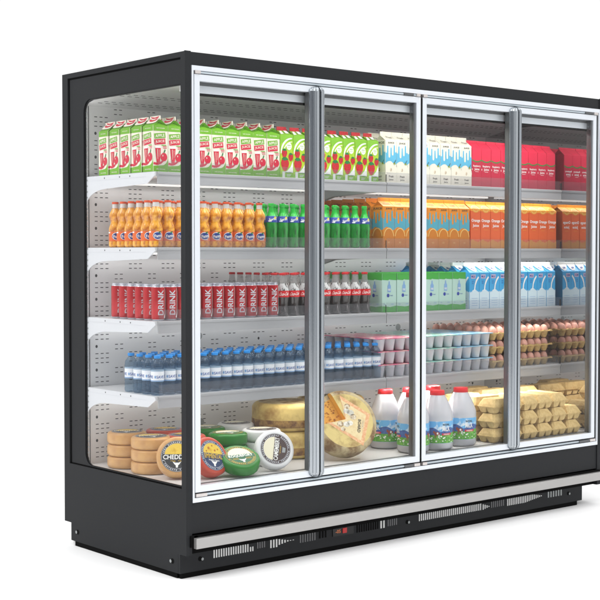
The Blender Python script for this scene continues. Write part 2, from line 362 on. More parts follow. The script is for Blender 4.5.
for y in (.70+.13, .092):
    b = MB(); b.disc(lambda u, v, o: (-.0002-o, y-u, .066+v), 0, 0, .012, .011, 'black_gap'); b.disc(lambda u, v, o: (-.0002-o, y-u, .064+v), -.013, 0, .007, .007, 'plug_grey', 2, 12); b.obj('screw', pl)
b = MB(); b.box(.812, .934, .036, .0395, .063, .101, 'black_screen'); ct = b.obj('temperature_controller', FR)
b = MB(); FC = lambda u, v, o: (u, .0358-o, v)
b.box(.868, .892, .0335, .0358, .072, .094, 'display_red'); b.obj('power_switch', ct)
b = MB(); b.text(FC, '-05', .842, .083, .030, .016, 'display_orange', 1); b.obj('digit_readout', ct)

# --- outer door frame
b = MB()
b.box(.032, 2.606, -.006, .012, 2.028, 2.047, 'frame_alu'); b.box(.032, 2.606, -.006, .012, .311, .329, 'frame_alu')
b.box(.032, .0405, -.006, .012, .329, 2.028, 'frame_alu'); b.box(2.597, 2.606, -.006, .012, .329, 2.028, 'frame_alu')
df = b.obj('door_surround', FR)
b = MB()
# groove behind the frame: grey roller profile top and bottom, dark sides
for z in (2.0225, .338):
    pr = [(.004+.008*math.cos(a), z+.0055*math.sin(a)) for a in [2*PI*i/12 for i in range(12)]]
    for xa, xb in ((.06, 1.285), (1.345, 2.575)):
        b = MB(); b.prism(pr, xa, xb, 'track_alu', 'x', True); b.obj('track_profile', df)
b = MB()
b.box(.0405, 2.597, .012, .02, 2.0, 2.028, 'handle_dark'); b.box(.0405, 2.597, .012, .02, .329, .345, 'handle_dark')
b.box(.0405, .049, .012, .02, .345, 2.0, 'handle_dark'); b.box(2.585, 2.597, .012, .02, .345, 2.0, 'handle_dark'); b.box(1.3087, 1.3213, .001, .02, .345, 2.012, 'black_gap'); b.box(2.5858, 2.5968, .002, .0119, .345, 2.012, 'black_gap'); b.box(.0407, .0473, .004, .0119, .345, 2.012, 'handle_dark'); b.obj('dark_gap_fill', df)  # black boxes paint the shade in the open door seam and right groove
b = MB()
for x0, x1, z in ((.048, .075, 2.0225), (1.279, 1.302, 2.0225), (1.322, 1.347, 2.0225), (2.56, 2.59, 2.0225), (.048, .102, .338), (1.27, 1.306, .338), (1.324, 1.352, .338), (2.545, 2.588, .338)):
    b = MB(); b.box(x0, x1, -.007, .010, z-.0062, z+.0062, 'hinge_steel'); b.obj('hinge', df)
for x0, x1, z in ((1.20, 1.26, 2.0225), (2.49, 2.555, 2.0225), (1.21, 1.268, .338), (2.46, 2.54, .338)):
    b = MB(); b.box(x0, x1, -.006, .010, z-.006, z+.006, 'handle_dark'); b.obj('door_closer', df)
# --- inner mullion / frame behind the doors; its pale bar paints a reflected band
b = MB(); b.box(.03, W-.006, .034, .052, 1.936, 1.9449, 'black_gap'); b.box(.03, W-.006, .034, .060, 1.945, 1.975, 'frame_alu'); b.box(.03, W-.006, .030, .06, 1.9751, 2.06, 'handle_dark'); b.obj('inner_frame', FR)
b = MB(); b.box(.03, W-.006, .040, .058, .345, .3735, 'handle_dark'); b.obj('bottom_sill', FR)

def half_round(x0, x1, yb, yf, n=14, ribs=None):
    pts = []
    for i in range(n+1):
        t = i/n; a = PI*(1-t)
        pts.append(((x0+x1)/2 + (x1-x0)/2*math.cos(a), yb - (yb-yf)*math.sin(a)**.6))
    return pts
def door(x0, x1, hinge_left):
    d = thing('door', (0, 0, 0)); d.parent = FR
    zt, zbm = 2.0145, .3495; st = .024
    b = MB()
    hx0, hx1 = (x0, x1)
    b.box(x0, x1, -.001, .028, 1.988, zt, 'frame_alu', 0); b.box(x0, x1, -.001, .028, zbm, .376, 'frame_alu')
    if hinge_left: b.box(x0, x0+.026, -.001, .028, .376, 1.988, 'frame_alu')
    else: b.box(x1-.026, x1, -.001, .028, .376, 1.988, 'frame_alu')
    b.obj('door_rail', d)
    b = MB()
    # dark reveal between rail and pane, and the back stile at the handle side
    if hinge_left:
        b.box(x0+.0262, x0+.030, .006, .034, .378, 1.986, 'handle_dark')
    else:
        b.box(x1-.036, x1-.0262, .006, .034, .378, 1.986, 'reveal_alu')
    hxa = x1 if hinge_left else x0
    b.obj('pane_spacer', d)
    b = MB(); xa, xb = (x0+.0305, x1-.034) if hinge_left else (x0+.034, x1-.0365)
    b.box(xa, xb, .012, .016, .3775, 1.9865, 'door_glass'); b.obj('glass_pane', d)
    # handle stile: ribbed vertical profile with rounded ends
    b = MB()
    if hinge_left:
        prof = [(x1-.044, .016), (x1-.044, -.003), (x1-.0425, -.0085), (x1-.039, -.0130), (x1-.034, -.0165), (x1-.0335, -.0150), (x1-.0325, -.0150), (x1-.0315, -.0178), (x1-.026, -.0205), (x1-.020, -.0222), (x1-.0195, -.0205), (x1-.0180, -.0205), (x1-.0172, -.0228), (x1-.010, -.0240), (x1-.004, -.0236), (x1-.001, -.0222), (x1, -.019), (x1, .016)]
    else:
        prof = [(x0, .016), (x0, -.019), (x0+.001, -.0222), (x0+.004, -.0236), (x0+.011, -.0236), (x0+.0115, -.0216), (x0+.013, -.0214), (x0+.0135, -.0230), (x0+.019, -.0208), (x0+.025, -.0165), (x0+.0285, -.0115), (x0+.030, -.005), (x0+.030, .016)]
    b.prism(prof, .368, 1.992, 'handle_alu')
    hnd = b.obj('handle_stile', d)
    b = MB()
    if hinge_left: b.box(x1-.0462, x1-.0443, -.0035, .022, .378, 1.986, 'reveal_alu')
    else: b.box(x0+.0305, x0+.0325, .004, .030, .378, 1.986, 'handle_dark')
    b.obj('handle_side_strip', hnd)  # dark strip over the bright handle side paints it as shaded
    cx = x1 if hinge_left else x0; rr = .042 if hinge_left else .032
    for zz, sg in ((1.9922, 1), (.3678, -1)):
        b = MB(); N = 10; rim = []
        for lay in range(5):
            a = PI/2*lay/4; sc = math.cos(a); hh = .022*math.sin(a)
            ring = []
            for px_, py_ in prof: ring.append((cx+(px_-cx)*max(sc, .12), -.001+(py_+.001)*max(sc, .12), zz+sg*hh))
            rim.append(ring)
        n = len(prof)
        for k in range(4):
            b.add(rim[k]+rim[k+1], [(i, (i+1) % n, n+(i+1) % n, n+i) for i in range(n)], 'handle_alu', True)
        b.obj('end_cap', hnd)
    return d
door(.0475, .6835, True); door(.6905, 1.3085, False); door(1.3215, 1.9535, True); door(1.9605, 2.5855, False)
# --- liner
b = MB()
b.box(.018, W-.006, .776, .799, .374, 1.952, 'liner')
FB = lambda u, v, o: (u, .776-o, v)
z = .40; r = 0
while z < 1.90:
    x = .062; c = 0
    while x < W-.03:
        if c % 2 == 0:
            for i in range(3):
                for j in range(3):
                    if x+i*.027+.015 < W-.02: b.poly(FB, [(x+i*.027, z+j*.0205), (x+i*.027+.015, z+j*.0205), (x+i*.027+.015, z+j*.0205+.0035), (x+i*.027, z+j*.0205+.0035)], 'slot_dark')
            x += .102
        else:
            for i in range(2):
                for j in range(2):
                    if x+i*.027+.015 < W-.02: b.poly(FB, [(x+i*.027, z+.058+j*.0205), (x+i*.027+.015, z+.058+j*.0205), (x+i*.027+.015, z+.0615+j*.0205), (x+i*.027, z+.0615+j*.0205)], 'slot_dark')
            x += .075
        c += 1
    z += .1045
z = .475
while z < 1.93:
    for x in (.068, .98, 2.5): b.disc(FB, x, z, .006, .007, 'slot_dark', 1, 10)
    z += .1045
for x, z in ((.625, .918), (.635, .512), (1.921, .914)): b.disc(FB, x, z, .018, .018, 'plug_grey', 2, 20)
b.obj('back_liner', FR)
b = MB(); b.box(.012, .0165, .765, .79, .376, 1.97, 'frame_alu')
for i in range(62): b.box(.0158, .0163, .757, .7645, .40+i*.0249, .407+i*.0249, 'plug_grey')
b.box(.031, .033, .7725, .7757, .378, 1.95, 'slot_dark'); b.obj('slotted_upright', FR)
b = MB()
b.prism([(.776, 1.952), (.776, 1.956), (.50, 2.012), (.50, 2.004)], .018, W-.006, 'liner_ceiling', 'x'); b.box(.018, W-.006, .06, .4995, 2.004, 2.012, 'liner_ceiling')
FCL = lambda u, v, o: (u, .776-v*.983, 1.952+v*.188-o*1.5)
for row, v in enumerate((.05, .075, .17, .195)):
    x = .05+.016*(row % 2)
    while x < W-.04:
        b.poly(FCL, [(x, v), (x+.022, v), (x+.022, v+.006), (x, v+.006)], 'slot_dark'); x += .038
b.box(.03, W-.006, .060, .075, 1.950, 2.003, 'liner_ceiling')
b.obj('ceiling_liner', FR)
b = MB(); b.box(.018, W-.006, .06, .775, .345, .375, 'deck_white'); b.obj('bottom_deck', FR)
# --- canopy lamp
def lamp_strip(name, x0, x1, y, z, power, parent, col=(1, .96, .90), tube='led'):
    b = MB(); pr = [(y+.007*math.cos(a), z+.005*math.sin(a)) for a in [2*PI*i/10 for i in range(10)]]
    b.prism(pr, x0, x1, tube, 'x', True); o = b.obj(name, parent)
    l = bpy.data.lights.new(name, 'AREA'); l.shape = 'RECTANGLE'; l.size = x1-x0; l.size_y = .02; l.energy = power; l.color = col; l.spread = math.radians(160)
    lo = bpy.data.objects.new('lamp_glow', l); COL.objects.link(lo); lo.location = ((x0+x1)/2, y, z-.008); lo.parent = o
    return o
lamp_strip('canopy_lamp', .05, 2.58, .11, 1.985, 4.6, FR, (1, .98, .95))
# --- shelves
SZ = [1.640, 1.330, 1.026, .717]
SNAME = ['top shelf', 'second shelf', 'third shelf', 'fourth shelf']
LEDP = [(.5, 1.1), (.4, 1.0), (.5, 1.1), (.7, 5.6)]
for si, zt in enumerate(SZ):
    sh = thing('shelf', (0, 0, zt)); sh.parent = FR
    b = MB()
    for x0, x1 in ((.0205, 1.3215), (1.3235, W-.006)): b.box(x0, x1, .2425, .772, -.018, 0, 'shelf_white')
    b.obj('shelf_plate', sh)
    b = MB()
    for x0, x1 in ((.033, 1.3205), (1.3245, W-.006)):
        b.prism([(.2365, -.003), (.240, .0), (.2422, .0), (.2422, -.050), (.2365, -.050)], x0, x1, 'rail_grey', 'x')
        b.box(x0+.0005, x1-.0005, .2335, .2363, -.012, -.003, 'rail_grey')
    b.obj('price_rail', sh)
    b = MB()
    for x0, x1 in ((.040, 1.318), (1.327, W-.008)): b.box(x0, x1, .2425, .2435, .001, .046, 'acrylic')
    b.obj('front_fence', sh)
    b = MB()
    br = [(.243, -.001), (.770, -.001), (.772, -.128)] + [(.772-.172*(1-math.cos(t*PI/2/9)), -.128+.070*math.sin(t*PI/2/9)) for t in range(1, 9)] + [(.600, -.058), (.290, -.048), (.236, -.016)]
    b.prism(br[::-1], .0165, .0203, 'bracket_white', 'x')
    FBR = lambda u, v, o: (.0165-o, u, v)
    b.poly(FBR, [(.30, -.0195), (.76, -.0195), (.76, -.0205), (.30, -.0205)], 'can_grey')
    for yy in (.62, .50, .42): b.disc(FBR, yy, -.012, .0035, .0035, 'slot_dark', 1, 8)
    b.obj('shelf_bracket', sh)
    b = MB()
    for x in (1.300, 1.3252): b.prism([(.26, -.0182), (.77, -.0182), (.77, -.10), (.60, -.058), (.26, -.045)][::-1], x, x+.003, 'shelf_white', 'x')
    b.obj('shelf_bracket', sh)
    for x in (1.3215, 2.595):
        b = MB(); b.box(x, x+.002, .2385, .2422, .001, .036, 'slot_dark'); b.obj('dark_fence_gap', sh)  # thin dark strip paints the shaded gap at the fence seam
    pl_, pr_ = LEDP[si]
    lamp_strip('rear_lamp', .05, 2.57, .735, -.026, .66, sh, (1, .98, .95), 'led_soft')
    o = lamp_strip('shelf_lamp', .06, 1.29, .275, -.034, pl_, sh); o2 = lamp_strip('shelf_lamp', 1.34, 2.57, .275, -.034, pr_, sh)
Z1, Z2, Z3, Z4 = [z + .0006 for z in SZ]
ZD = .3756

# ================================================================== PRODUCTS
def gable_carton(name, wd, dp, hb, hg, ht, body, top, fin, axis='x', prints=None, topprints=None, finprints=None, side=None, caps=None, pinch=1.):
    t = thing(name)
    b = MB(); b.box(-wd/2, wd/2, -dp/2, dp/2, 0, hb, body, bev=.0012)
    if prints: prints(b)
    b.obj('body', t)
    b = MB(); e = .0004; x, y = wd/2-e, dp/2-e
    def q(a, c, zz): return (a, c, zz) if axis == 'x' else (c, a, zz)
    if axis != 'x': x, y = y, x
    inx = x*.55; zi = hb + (hg-hb)*.55
    vs = [q(-x, -y, hb), q(x, -y, hb), q(x, y, hb), q(-x, y, hb), q(-x*pinch, 0, hg), q(x*pinch, 0, hg), q(-inx, 0, zi), q(inx, 0, zi)]
    b.add(vs, [(0, 1, 5, 4), (2, 3, 4, 5), (0, 4, 6), (3, 6, 4), (0, 6, 3), (1, 7, 5), (2, 5, 7), (1, 2, 7)], top)
    f0, f1 = (-x, x), (-.0012, .0012)
    if axis == 'x': b.box(-x*pinch, x*pinch, -.0014, .0014, hg-.001, ht, fin)
    else: b.box(-.0014, .0014, -x, x, hg-.001, ht, fin)
    if topprints: topprints(b)
    b.obj('gable_top', t)
    return t
CW, CD = .0725, .076
# --- apple carton
def apple_prints(b):
    for F in (front(CW, CD), left(CW, CD)):
        h = .188
        b.poly(F, [(-.036, .166), (.036, .166), (.036, h), (-.036, h)], 'apple_green', 1)
        b.text(F, 'NO SUGAR', 0, .178, .040, .004, 'cream', 2)
        pts = [(-.036, 0), (.036, 0), (.036, .062)] + [(.036-.030*(1-math.cos(a))-.0*a, .062-.036*math.sin(a)) for a in [PI/2*i/7 for i in range(1, 8)]] + [(-.036, .023)]
        b.poly(F, pts, 'apple_green', 1)
        sw = [(-.036, .034), (-.018, .031), (.0, .036), (.014, .046), (.024, .060)]
        b.stroke(F, sw, [.0045, .0048, .0045, .0032, .0006], 'ink_red', 2)
        b.text(F, '100% NATURAL', 0, .010, .044, .0045, 'cream', 2)
        R = .12
        def rr(cx, cyy, a, c, m, k):
            pts = [(-a, -c), (a, -c), (a, c), (-a, c)]; b.poly(F, [(cx+x*math.cos(R)-y*math.sin(R), cyy+x*math.sin(R)+y*math.cos(R)) for x, y in pts], m, k)
        rr(-.004, .147, .0275, .0105, 'apple_green', 2); b.text(F, 'APPLE', -.004, .147, .046, .0125, 'cream', 3, R)
        rr(-.004, .1225, .0275, .0110, 'ink_red', 2); b.text(F, 'JUICE', -.004, .1225, .046, .0130, 'cream', 3, R)
        b.poly(F, [(.004, .1065), (.028, .1065), (.028, .110), (.004, .110)], 'apple_green', 2)
        b.poly(F, [(.010, .101), (.030, .101), (.030, .104), (.010, .104)], 'ink_red', 2); b.poly(F, [(.012, .095), (.030, .095), (.030, .0975), (.012, .0975)], 'ink_red', 2)
        b.poly(F, [(-.027, .096), (.0, .097), (-.004, .038), (-.020, .037)], 'ink_red', 3); b.poly(F, [(-.0285, .103), (.001, .104), (.0, .097), (-.027, .096)], 'ink_white', 3)
        b.poly(F, [(-.018, .092), (-.0155, .092), (-.014, .050), (-.0155, .050)], 'cream', 4); b.poly(F, [(-.009, .090), (-.0075, .090), (-.008, .060), (-.009, .060)], 'cream', 4)
        b.disc(F, .0155, .060, .0165, .0175, 'ink_red', 3); b.poly(F, [(.013, .076), (.019, .092), (.024, .090), (.020, .079)], 'leaf', 4); b.disc(F, .010, .066, .002, .004, 'cream', 4, 8)
def apple_top(b):
    FL = lambda u, v, o: (-.0014-o, -u, v)
    pts = [(-.031, .2285), (-.024, .222), (-.01, .2175), (.010, .217), (.024, .2215), (.031, .2285), (.020, .226), (.0, .2235), (-.018, .226)]
    b.poly(FL, pts, 'ink_red', 1)
    # cream upper slope patch on the left slope, green below
    sl = lambda u, v, o: (-CW/2+v*.74-o, -u, .188+v*.68+o)
    b.poly(sl, [(-.036, .020), (-.02, .015), (.02, .015), (.036, .020), (.036, .044), (-.036, .044)], 'cream', 1)
    b.disc(sl, 0, .042, .030, .017, 'ink_red', 2, 14, PI, 2*PI); b.disc(sl, 0, .0425, .018, .007, 'cream', 3, 12, PI, 2*PI)
PR = {}
PR['apple'] = Proto(gable_carton('juice_carton', CW, CD, .188, .214, .230, 'cream', 'apple_green', 'cream', 'y', apple_prints, apple_top), 'juice carton', 'apple juice cartons on the top shelf')
# --- strawberry carton
def straw_prints(b):
    for F in (front(CW, CD), left(CW, CD)):
        b.poly(F, [(-.036, .150), (.036, .165), (.036, .188), (-.036, .188)], 'lime_dark', 1)
        arc1 = [(.030-.062*math.cos(a), .105+.068*math.sin(a)) for a in [PI*.0+i*PI/2/9 for i in range(10)]]
        arc1 = [(max(x, -.0355), y) for x, y in arc1]
        b.stroke(F, arc1, [.002+.0025*math.sin(PI*i/9) for i in range(10)], 'ink_white', 2)
        arc2 = [(.032-.052*math.cos(a), .098+.060*math.sin(a)) for a in [i*PI/2/9 for i in range(10)]]
        b.stroke(F, arc2, [.001+.0016*math.sin(PI*i/9) for i in range(10)], 'ink_white', 2)
        b.disc(F, .013, .138, .0145, .0165, 'ink_white', 3); b.text(F, 'FRESH', .013, .142, .020, .005, 'lime_dark', 4); b.text(F, 'JUICE', .013, .133, .018, .005, 'lime_dark', 4)
        def sb(cx, cyy, s):
            pts = [(cx+s*.9*math.sin(a)*(1-.28*math.cos(a+PI)), cyy+s*1.15*math.cos(a)) for a in [2*PI*i/16 for i in range(16)]]
            b.poly(F, pts, 'berry', 3)
            b.poly(F, [(cx-s*.8, cyy+s*1.0), (cx-s*.2, cyy+s*.7), (cx+s*.8, cyy+s*.95), (cx+s*.3, cyy+s*1.35), (cx-s*.3, cyy+s*1.4)], 'leaf', 4)
        # ribbon of milk, lower right
        b.poly(F, [(.036, .075), (.036, .022), (-.02, .022), (.004, .030), (.022, .048)], 'ink_white', 2)
        sb(-.013, .104, .0165); sb(.023, .089, .0145); sb(-.010, .056, .0245)
        b.poly(F, [(-.036, 0), (.036, 0), (.036, .016), (-.036, .016)], 'lime_dark', 1); b.poly(F, [(-.025, .0), (-.010, .0), (-.010, .026), (-.025, .026)], 'silverwhite', 3)
        b.text(F, 'STRAWBERRY', .010, .022, .04, .005, 'leaf', 4)
        for k in range(3): b.poly(F, [(.0, .013-.004*k), (.026-.003*k, .013-.004*k), (.026-.003*k, .0145-.004*k), (.0, .0145-.004*k)], 'silverwhite', 3)
def straw_top(b):
    sl = lambda u, v, o: (u, -CD/2+v*.74-o, .188+v*.60+o)
    b.poly(sl, [(-.031, .003), (-.012, .008), (-.014, .030), (-.026, .030)], 'silverwhite', 1); b.poly(sl, [(.002, .012), (.020, .012), (.017, .034), (.0, .034)], 'silverwhite', 1)
PR['straw'] = Proto(gable_carton('juice_carton', CW, CD, .188, .210, .226, 'lime', 'lime_dark', 'berry', 'x', straw_prints, straw_top, pinch=.74), 'juice carton', 'strawberry juice cartons on the top shelf')
# --- drip cartons (cream and orange)
def drip_prints(base_patch, blue, fruit):
    def f(b):
        side = False
        for F in (front(CW, CD), left(CW, CD)):
            top = []; x = -.036
            drips = []; cols = [(.010, .142), (.009, .168), (.013, .122), (.009, .160), (.012, .132), (.009, .172), (.010, .146)]
            sc = .072/sum(c[0] for c in cols); x = -.036
            for ci, (cw, cz) in enumerate(cols):
                cw *= sc; hi = 1 if ci % 2 else -1; nseg = 5
                for q_ in range(nseg+1):
                    a_ = PI*q_/nseg; drips.append((x+cw/2-cw/2*.86*math.cos(a_), cz+hi*cw/2*math.sin(a_)))
                x += cw
            drips = [(-.036, drips[0][1])] + drips + [(.036, drips[-1][1])]
            low = [(.036, .086), (.022, .084), (.012, .092), (-.012, .100), (-.024, .096), (-.036, .088)]
            b.poly(F, drips+low, blue, 1)
            if fruit == 'orange':
                b.disc(F, 0, .052, .0365, .044, base_patch, 2, 20, 0, PI); b.poly(F, [(-.036, 0), (.036, 0), (.036, .0519), (-.036, .0519)], base_patch, 2)
                b.ring(F, 0, .052, .030, .0335, 'orange_ring', 3, 18, .08, PI-.08, 1.3)
                b.text(F, 'N 5', 0, .026, .012, .008, 'orange_ring', 3)
            else:
                b.disc(F, -.006, .070, .024, .030, base_patch, 2, 20); b.disc(F, .022, .060, .016, .022, base_patch, 3, 16)
                b.poly(F, [(-.036, 0), (.036, 0), (.036, .074), (.02, .080), (-.030, .084), (-.036, .080)], base_patch, 4)
                b.disc(F, -.002, .060, .006, .009, 'sketch_brown', 5, 10); b.poly(F, [(.014, .086), (.030, .084), (.026, .092), (.018, .094)], 'sprout', 5); b.stroke(F, [(.018, .088), (.030, .106)], .0014, 'ink_dark', 6)
                b.poly(F, [(-.036, .0425), (.036, .0425), (.036, .0433), (-.036, .0433)], 'can_grey', 5)
                b.text(F, 'Fresh', 0, .028, .030, .010, 'ink_dark', 5); b.text(F, 'Juice', 0, .012, .028, .010, 'ink_dark', 5)
            b.text(F, 'JUICE', 0, .185, .062 if side else .040, .013 if side else .009, 'ink_dark', 3); side = True
    def g(b):
        sl = lambda u, v, o: (u, -CD/2+v*.74-o, .196+v*.68+o)
        b.text(sl, 'Fresh', .002, .024, .036, .012, 'ink_dark', 2, -.12)
    return f, g
f1, g1 = drip_prints('milk_cream', 'drip_blue', 'pear'); f2, g2 = drip_prints('orange_dark', 'drip_teal', 'orange')
PR['milkw'] = Proto(gable_carton('juice_carton', CW, CD, .196, .222, .240, 'milk_cream', 'milk_cream', 'milk_cream', 'x', f1, g1), 'juice carton', 'cream cartons with blue drips on the top shelf')
PR['drip'] = Proto(gable_carton('juice_carton', CW, CD, .196, .222, .238, 'orange_pack', 'orange_pack', 'orange_pack', 'x', f2, g2), 'juice carton', 'orange cartons with blue drips on the second shelf')
# --- crimson carton
def crimson_prints(b):
    for F in (front(CW, CD), left(CW, CD)):
        pts = [(-.036+.072*i/8, .131-.009*math.sin(PI*i/8)) for i in range(9)]
        b.stroke(F, pts, .0030, 'line_green', 2)
        b.poly(F, pts + [(.036, 0), (-.036, 0)], 'crimson_dark', 1)
        b.text(F, 'Raspberry', 0, .100, .056, .012, 'ink_white', 3); b.text(F, 'Juice', 0, .084, .038, .015, 'ink_white', 3)
        b.poly(F, [(-.013, .072), (.013, .072), (.013, .0735), (-.013, .0735)], 'ink_white', 3)
        b.disc(F, -.035, .084, .002, .005, 'ink_white', 3, 8)
PR['red'] = Proto(gable_carton('juice_carton', CW, CD, .188, .220, .230, 'crimson', 'crimson', 'crimson', 'x', crimson_prints), 'juice carton', 'crimson cartons on the top shelf')
def oj_prints(b):
    for F in (front(CW, CD), left(CW, CD)):
        b.poly(F, [(-.036, .186), (.036, .186), (.036, .196), (-.036, .196)], 'oj_top', 1)
        b.disc(F, 0, .1955, .027, .018, 'oj_amber', 2, 16, PI, 2*PI); b.disc(F, 0, .1955, .021, .013, 'orange_ring', 3, 16, PI, 2*PI); b.disc(F, 0, .1955, .017, .0105, 'oj_amber', 4, 16, PI, 2*PI)
        b.text(F, 'Orange', 0, .137, .064, .020, 'ink_white', 3); b.text(F, 'Juice', 0, .112, .046, .018, 'ink_white', 3)
        b.poly(F, [(-.015, .092), (.015, .092), (.015, .0935), (-.015, .0935)], 'oj_amber', 3)
        wv = [(-.036, .036), (-.024, .044), (-.014, .041), (-.004, .034), (.006, .036), (.016, .029), (.026, .035), (.036, .038)]
        b.poly(F, wv + [(.036, 0), (-.036, 0)], 'oj_wave', 2)
def oj_top(b):
    sl = lambda u, v, o: (u, -CD/2+v*.74-o, .196+v*.68+o)
    b.disc(sl, .0, .002, .030, .024, 'orange_ring', 1, 16, 0, PI); b.disc(sl, .0, .002, .024, .019, 'oj_top', 2, 16, 0, PI)
PR['oj'] = Proto(gable_carton('juice_carton', CW, CD, .196, .222, .235, 'oj_red', 'oj_top', 'oj_top', 'x', oj_prints, oj_top), 'juice carton', 'orange juice cartons on the second shelf')
# --- blue milk carton
def milk_prints(b):
    for F in (front(CW, CD), left(CW, CD)):
        low = [(-.036, .090), (-.030, .080), (-.026, .088), (-.018, .082), (-.012, .092), (.0, .084), (.010, .092), (.016, .082), (.024, .090), (.030, .082), (.036, .088)]
        b.poly(F, [(-.036, 0), (.036, 0)] + low[::-1], 'milk_pale', 1); b.disc(F, 0, .085, .020, .012, 'milk_pale', 2, 12)
        b.stroke(F, [(.0, .092), (.004, .120), (.014, .142), (.030, .160)], [.004, .004, .005, .0045], 'ink_white', 3)
        b.poly(F, [(-.026, .152), (.008, .152), (.008, .172), (-.026, .172)], 'tag_lilac', 2); b.text(F, 'MILK', -.009, .162, .028, .011, 'ink_navy', 3)
        b.text(F, 'LOW', -.013, .138, .014, .006, 'ink_navy', 3); b.text(F, 'FAT', -.013, .128, .012, .006, 'ink_navy', 3)
        for k in range(4): b.poly(F, [(-.022, .052-.012*k), (.022, .052-.012*k), (.022, .0535-.012*k), (-.022, .0535-.012*k)], 'water_ink', 3)
def milk_top(b):
    sl = lambda u, v, o: (u, -CD/2+v*.70-o, .182+v*.72+o)
    b.poly(sl, [(-.034, .050), (.030, .050), (.030, .020), (.018, .006), (-.002, .008), (-.022, .028)], 'ink_white', 1); b.text(sl, 'Milk', .004, .026, .026, .014, 'ink_navy', 2, -.25)
PR['bmilk'] = Proto(gable_carton('milk_carton', CW, CD, .182, .214, .232, 'milk_blue', 'milk_blue', 'ink_white', 'x', milk_prints, milk_top), 'milk carton', 'blue milk cartons on the third shelf')
# --- mint box
def mk_box():
    t = thing('drink_box'); wd, dp, h = .0935, .10, .183
    b = MB(); b.box(-wd/2, wd/2, -dp/2, dp/2, .0, h, 'box_mint', bev=.001)
    for F, ww in ((front(wd, dp), wd), (left(wd, dp), dp)):
        a = ww/2-.0006; g = .020
        b.poly(F, [(-a, 0), (a, 0), (a, .030), (.006, .024), (-.006, .026), (-a, .029)], 'box_green', 1); b.poly(F, [(-a, h), (-a, h-.030), (-.008, h-.032), (.0, h-.028), (.010, h-.030), (a, h-.032), (a, h)], 'box_green', 1)
        b.poly(F, [(-.012, .095), (.010, .095), (.010, .125), (.004, .132), (.002, .146), (-.004, .146), (-.006, .132), (-.012, .125)], 'water_ink', 2)
        b.text(F, 'PURE', -.001, .106, .016, .010, 'ink_white', 3)
        b.disc(F, -.008, .079, .009, .009, 'ink_navy', 2, 12); b.text(F, 'fresh', .014, .079, .018, .006, 'water_ink_dark', 2); b.text(F, '1 L', -.030, .038, .012, .006, 'water_ink_dark', 2); b.text(F, 'milk', .02, .038, .018, .005, 'water_ink', 2)
    b.obj('body', t)
    b = MB(); b.box(-wd/2+.0006, wd/2-.0006, -dp/2+.0006, dp/2-.0006, h+.0002, h+.0022, 'box_green'); b.box(-wd/2+.001, wd/2-.001, -.003, .003, h+.0024, h+.004, 'box_green'); b.obj('top_flap', t)
    return t
PR['box'] = Proto(mk_box(), 'drink box', 'green and mint boxes on the third shelf')
# --- can
def mk_can():
    t = thing('drink_can'); r = .0288
    b = MB(); b.lathe([(r-.003, .006), (r, .011), (r, .136), (r-.0008, .139)], 'can_red', 32)
    F = cyl(r)
    b.text(F, 'DRINK', .004, .076, .104, .025, 'can_grey', 1, PI/2, .004)
    pts = [(.0245, .134), (.0290, .120), (.0300, .100), (.0300, .045), (.0290, .030), (.0225, .012)]
    b.stroke(F, pts, [.0006, .0012, .0014, .0014, .0024, .0036], 'ink_white', 1, .004)
    b.obj('can_body', t)
    b = MB(); b.lathe([(r-.001, .139), (r-.004, .1465), (r-.003, .149), (r-.0035, .151), None, (r-.0055, .151), (r-.006, .1475), (0.0005, .1475)], 'can_alu', 28); b.obj('can_lid', t)
    b = MB(); b.lathe([(.0005, .002), (r-.007, .0), (r-.005, .0), (r-.003, .006)], 'can_alu', 28); b.obj('can_base', t)
    return t
PR['can'] = Proto(mk_can(), 'can', 'red cans on the third shelf')
# --- amber soda bottle
def mk_soda():
    t = thing('soda_bottle'); k = .0288
    pr = [(.020, 0), (.027, .003), (k, .010), (k, .024), (k-.001, .026), (k-.001, .068), (k, .071), (.0286, .080), (.0258, .092), (.0212, .103), (.0205, .109), (.0235, .119), (.0268, .130), (.0266, .138), (.0235, .149), (.0170, .160), (.0138, .168)]
    b = MB(); b.lathe(pr, 'soda_amber', 30, cap0=True); b.obj('bottle_body', t)
    b = MB(); b.lathe([(.0139, .166), (.0132, .172), (.0128, .184), (.0136, .1855)], 'soda_neck', 20); b.obj('neck_sleeve', t)
    b = MB(); b.lathe([(.0140, .1858), (.0146, .1865), (.0146, .193), (.0135, .195), None, (.0005, .1952)], 'soda_cap', 20); b.obj('bottle_cap', t)
    b = MB(); r = k-.0004; b.lathe([(r, .0265), (r, .0675)], 'soda_label', 30); F = cyl(r)
    b.disc(F, .002, .048, .0205, .0165, 'ink_white', 1, 22, maxu=.004); b.disc(F, .002, .0475, .0185, .0140, 'soda_navy', 2, 22, maxu=.004); b.text(F, 'Fanta', .005, .0475, .034, .013, 'ink_white', 3, .12, .004)
    b.disc(F, .010, .062, .0065, .003, 'leaf', 4, 10, maxu=.004, rot=.4)
    b.text(F, 'ORANGE', .008, .0315, .020, .0035, 'ink_white', 3, 0, .004)
    b.poly(F, [(-.045, .060), (-.028, .060), (-.028, .0655), (-.045, .0655)], 'ink_white', 2, .004); b.obj('bottle_label', t)
    return t
PR['soda'] = Proto(mk_soda(), 'soda bottle', 'orange soda bottles on the second shelf')
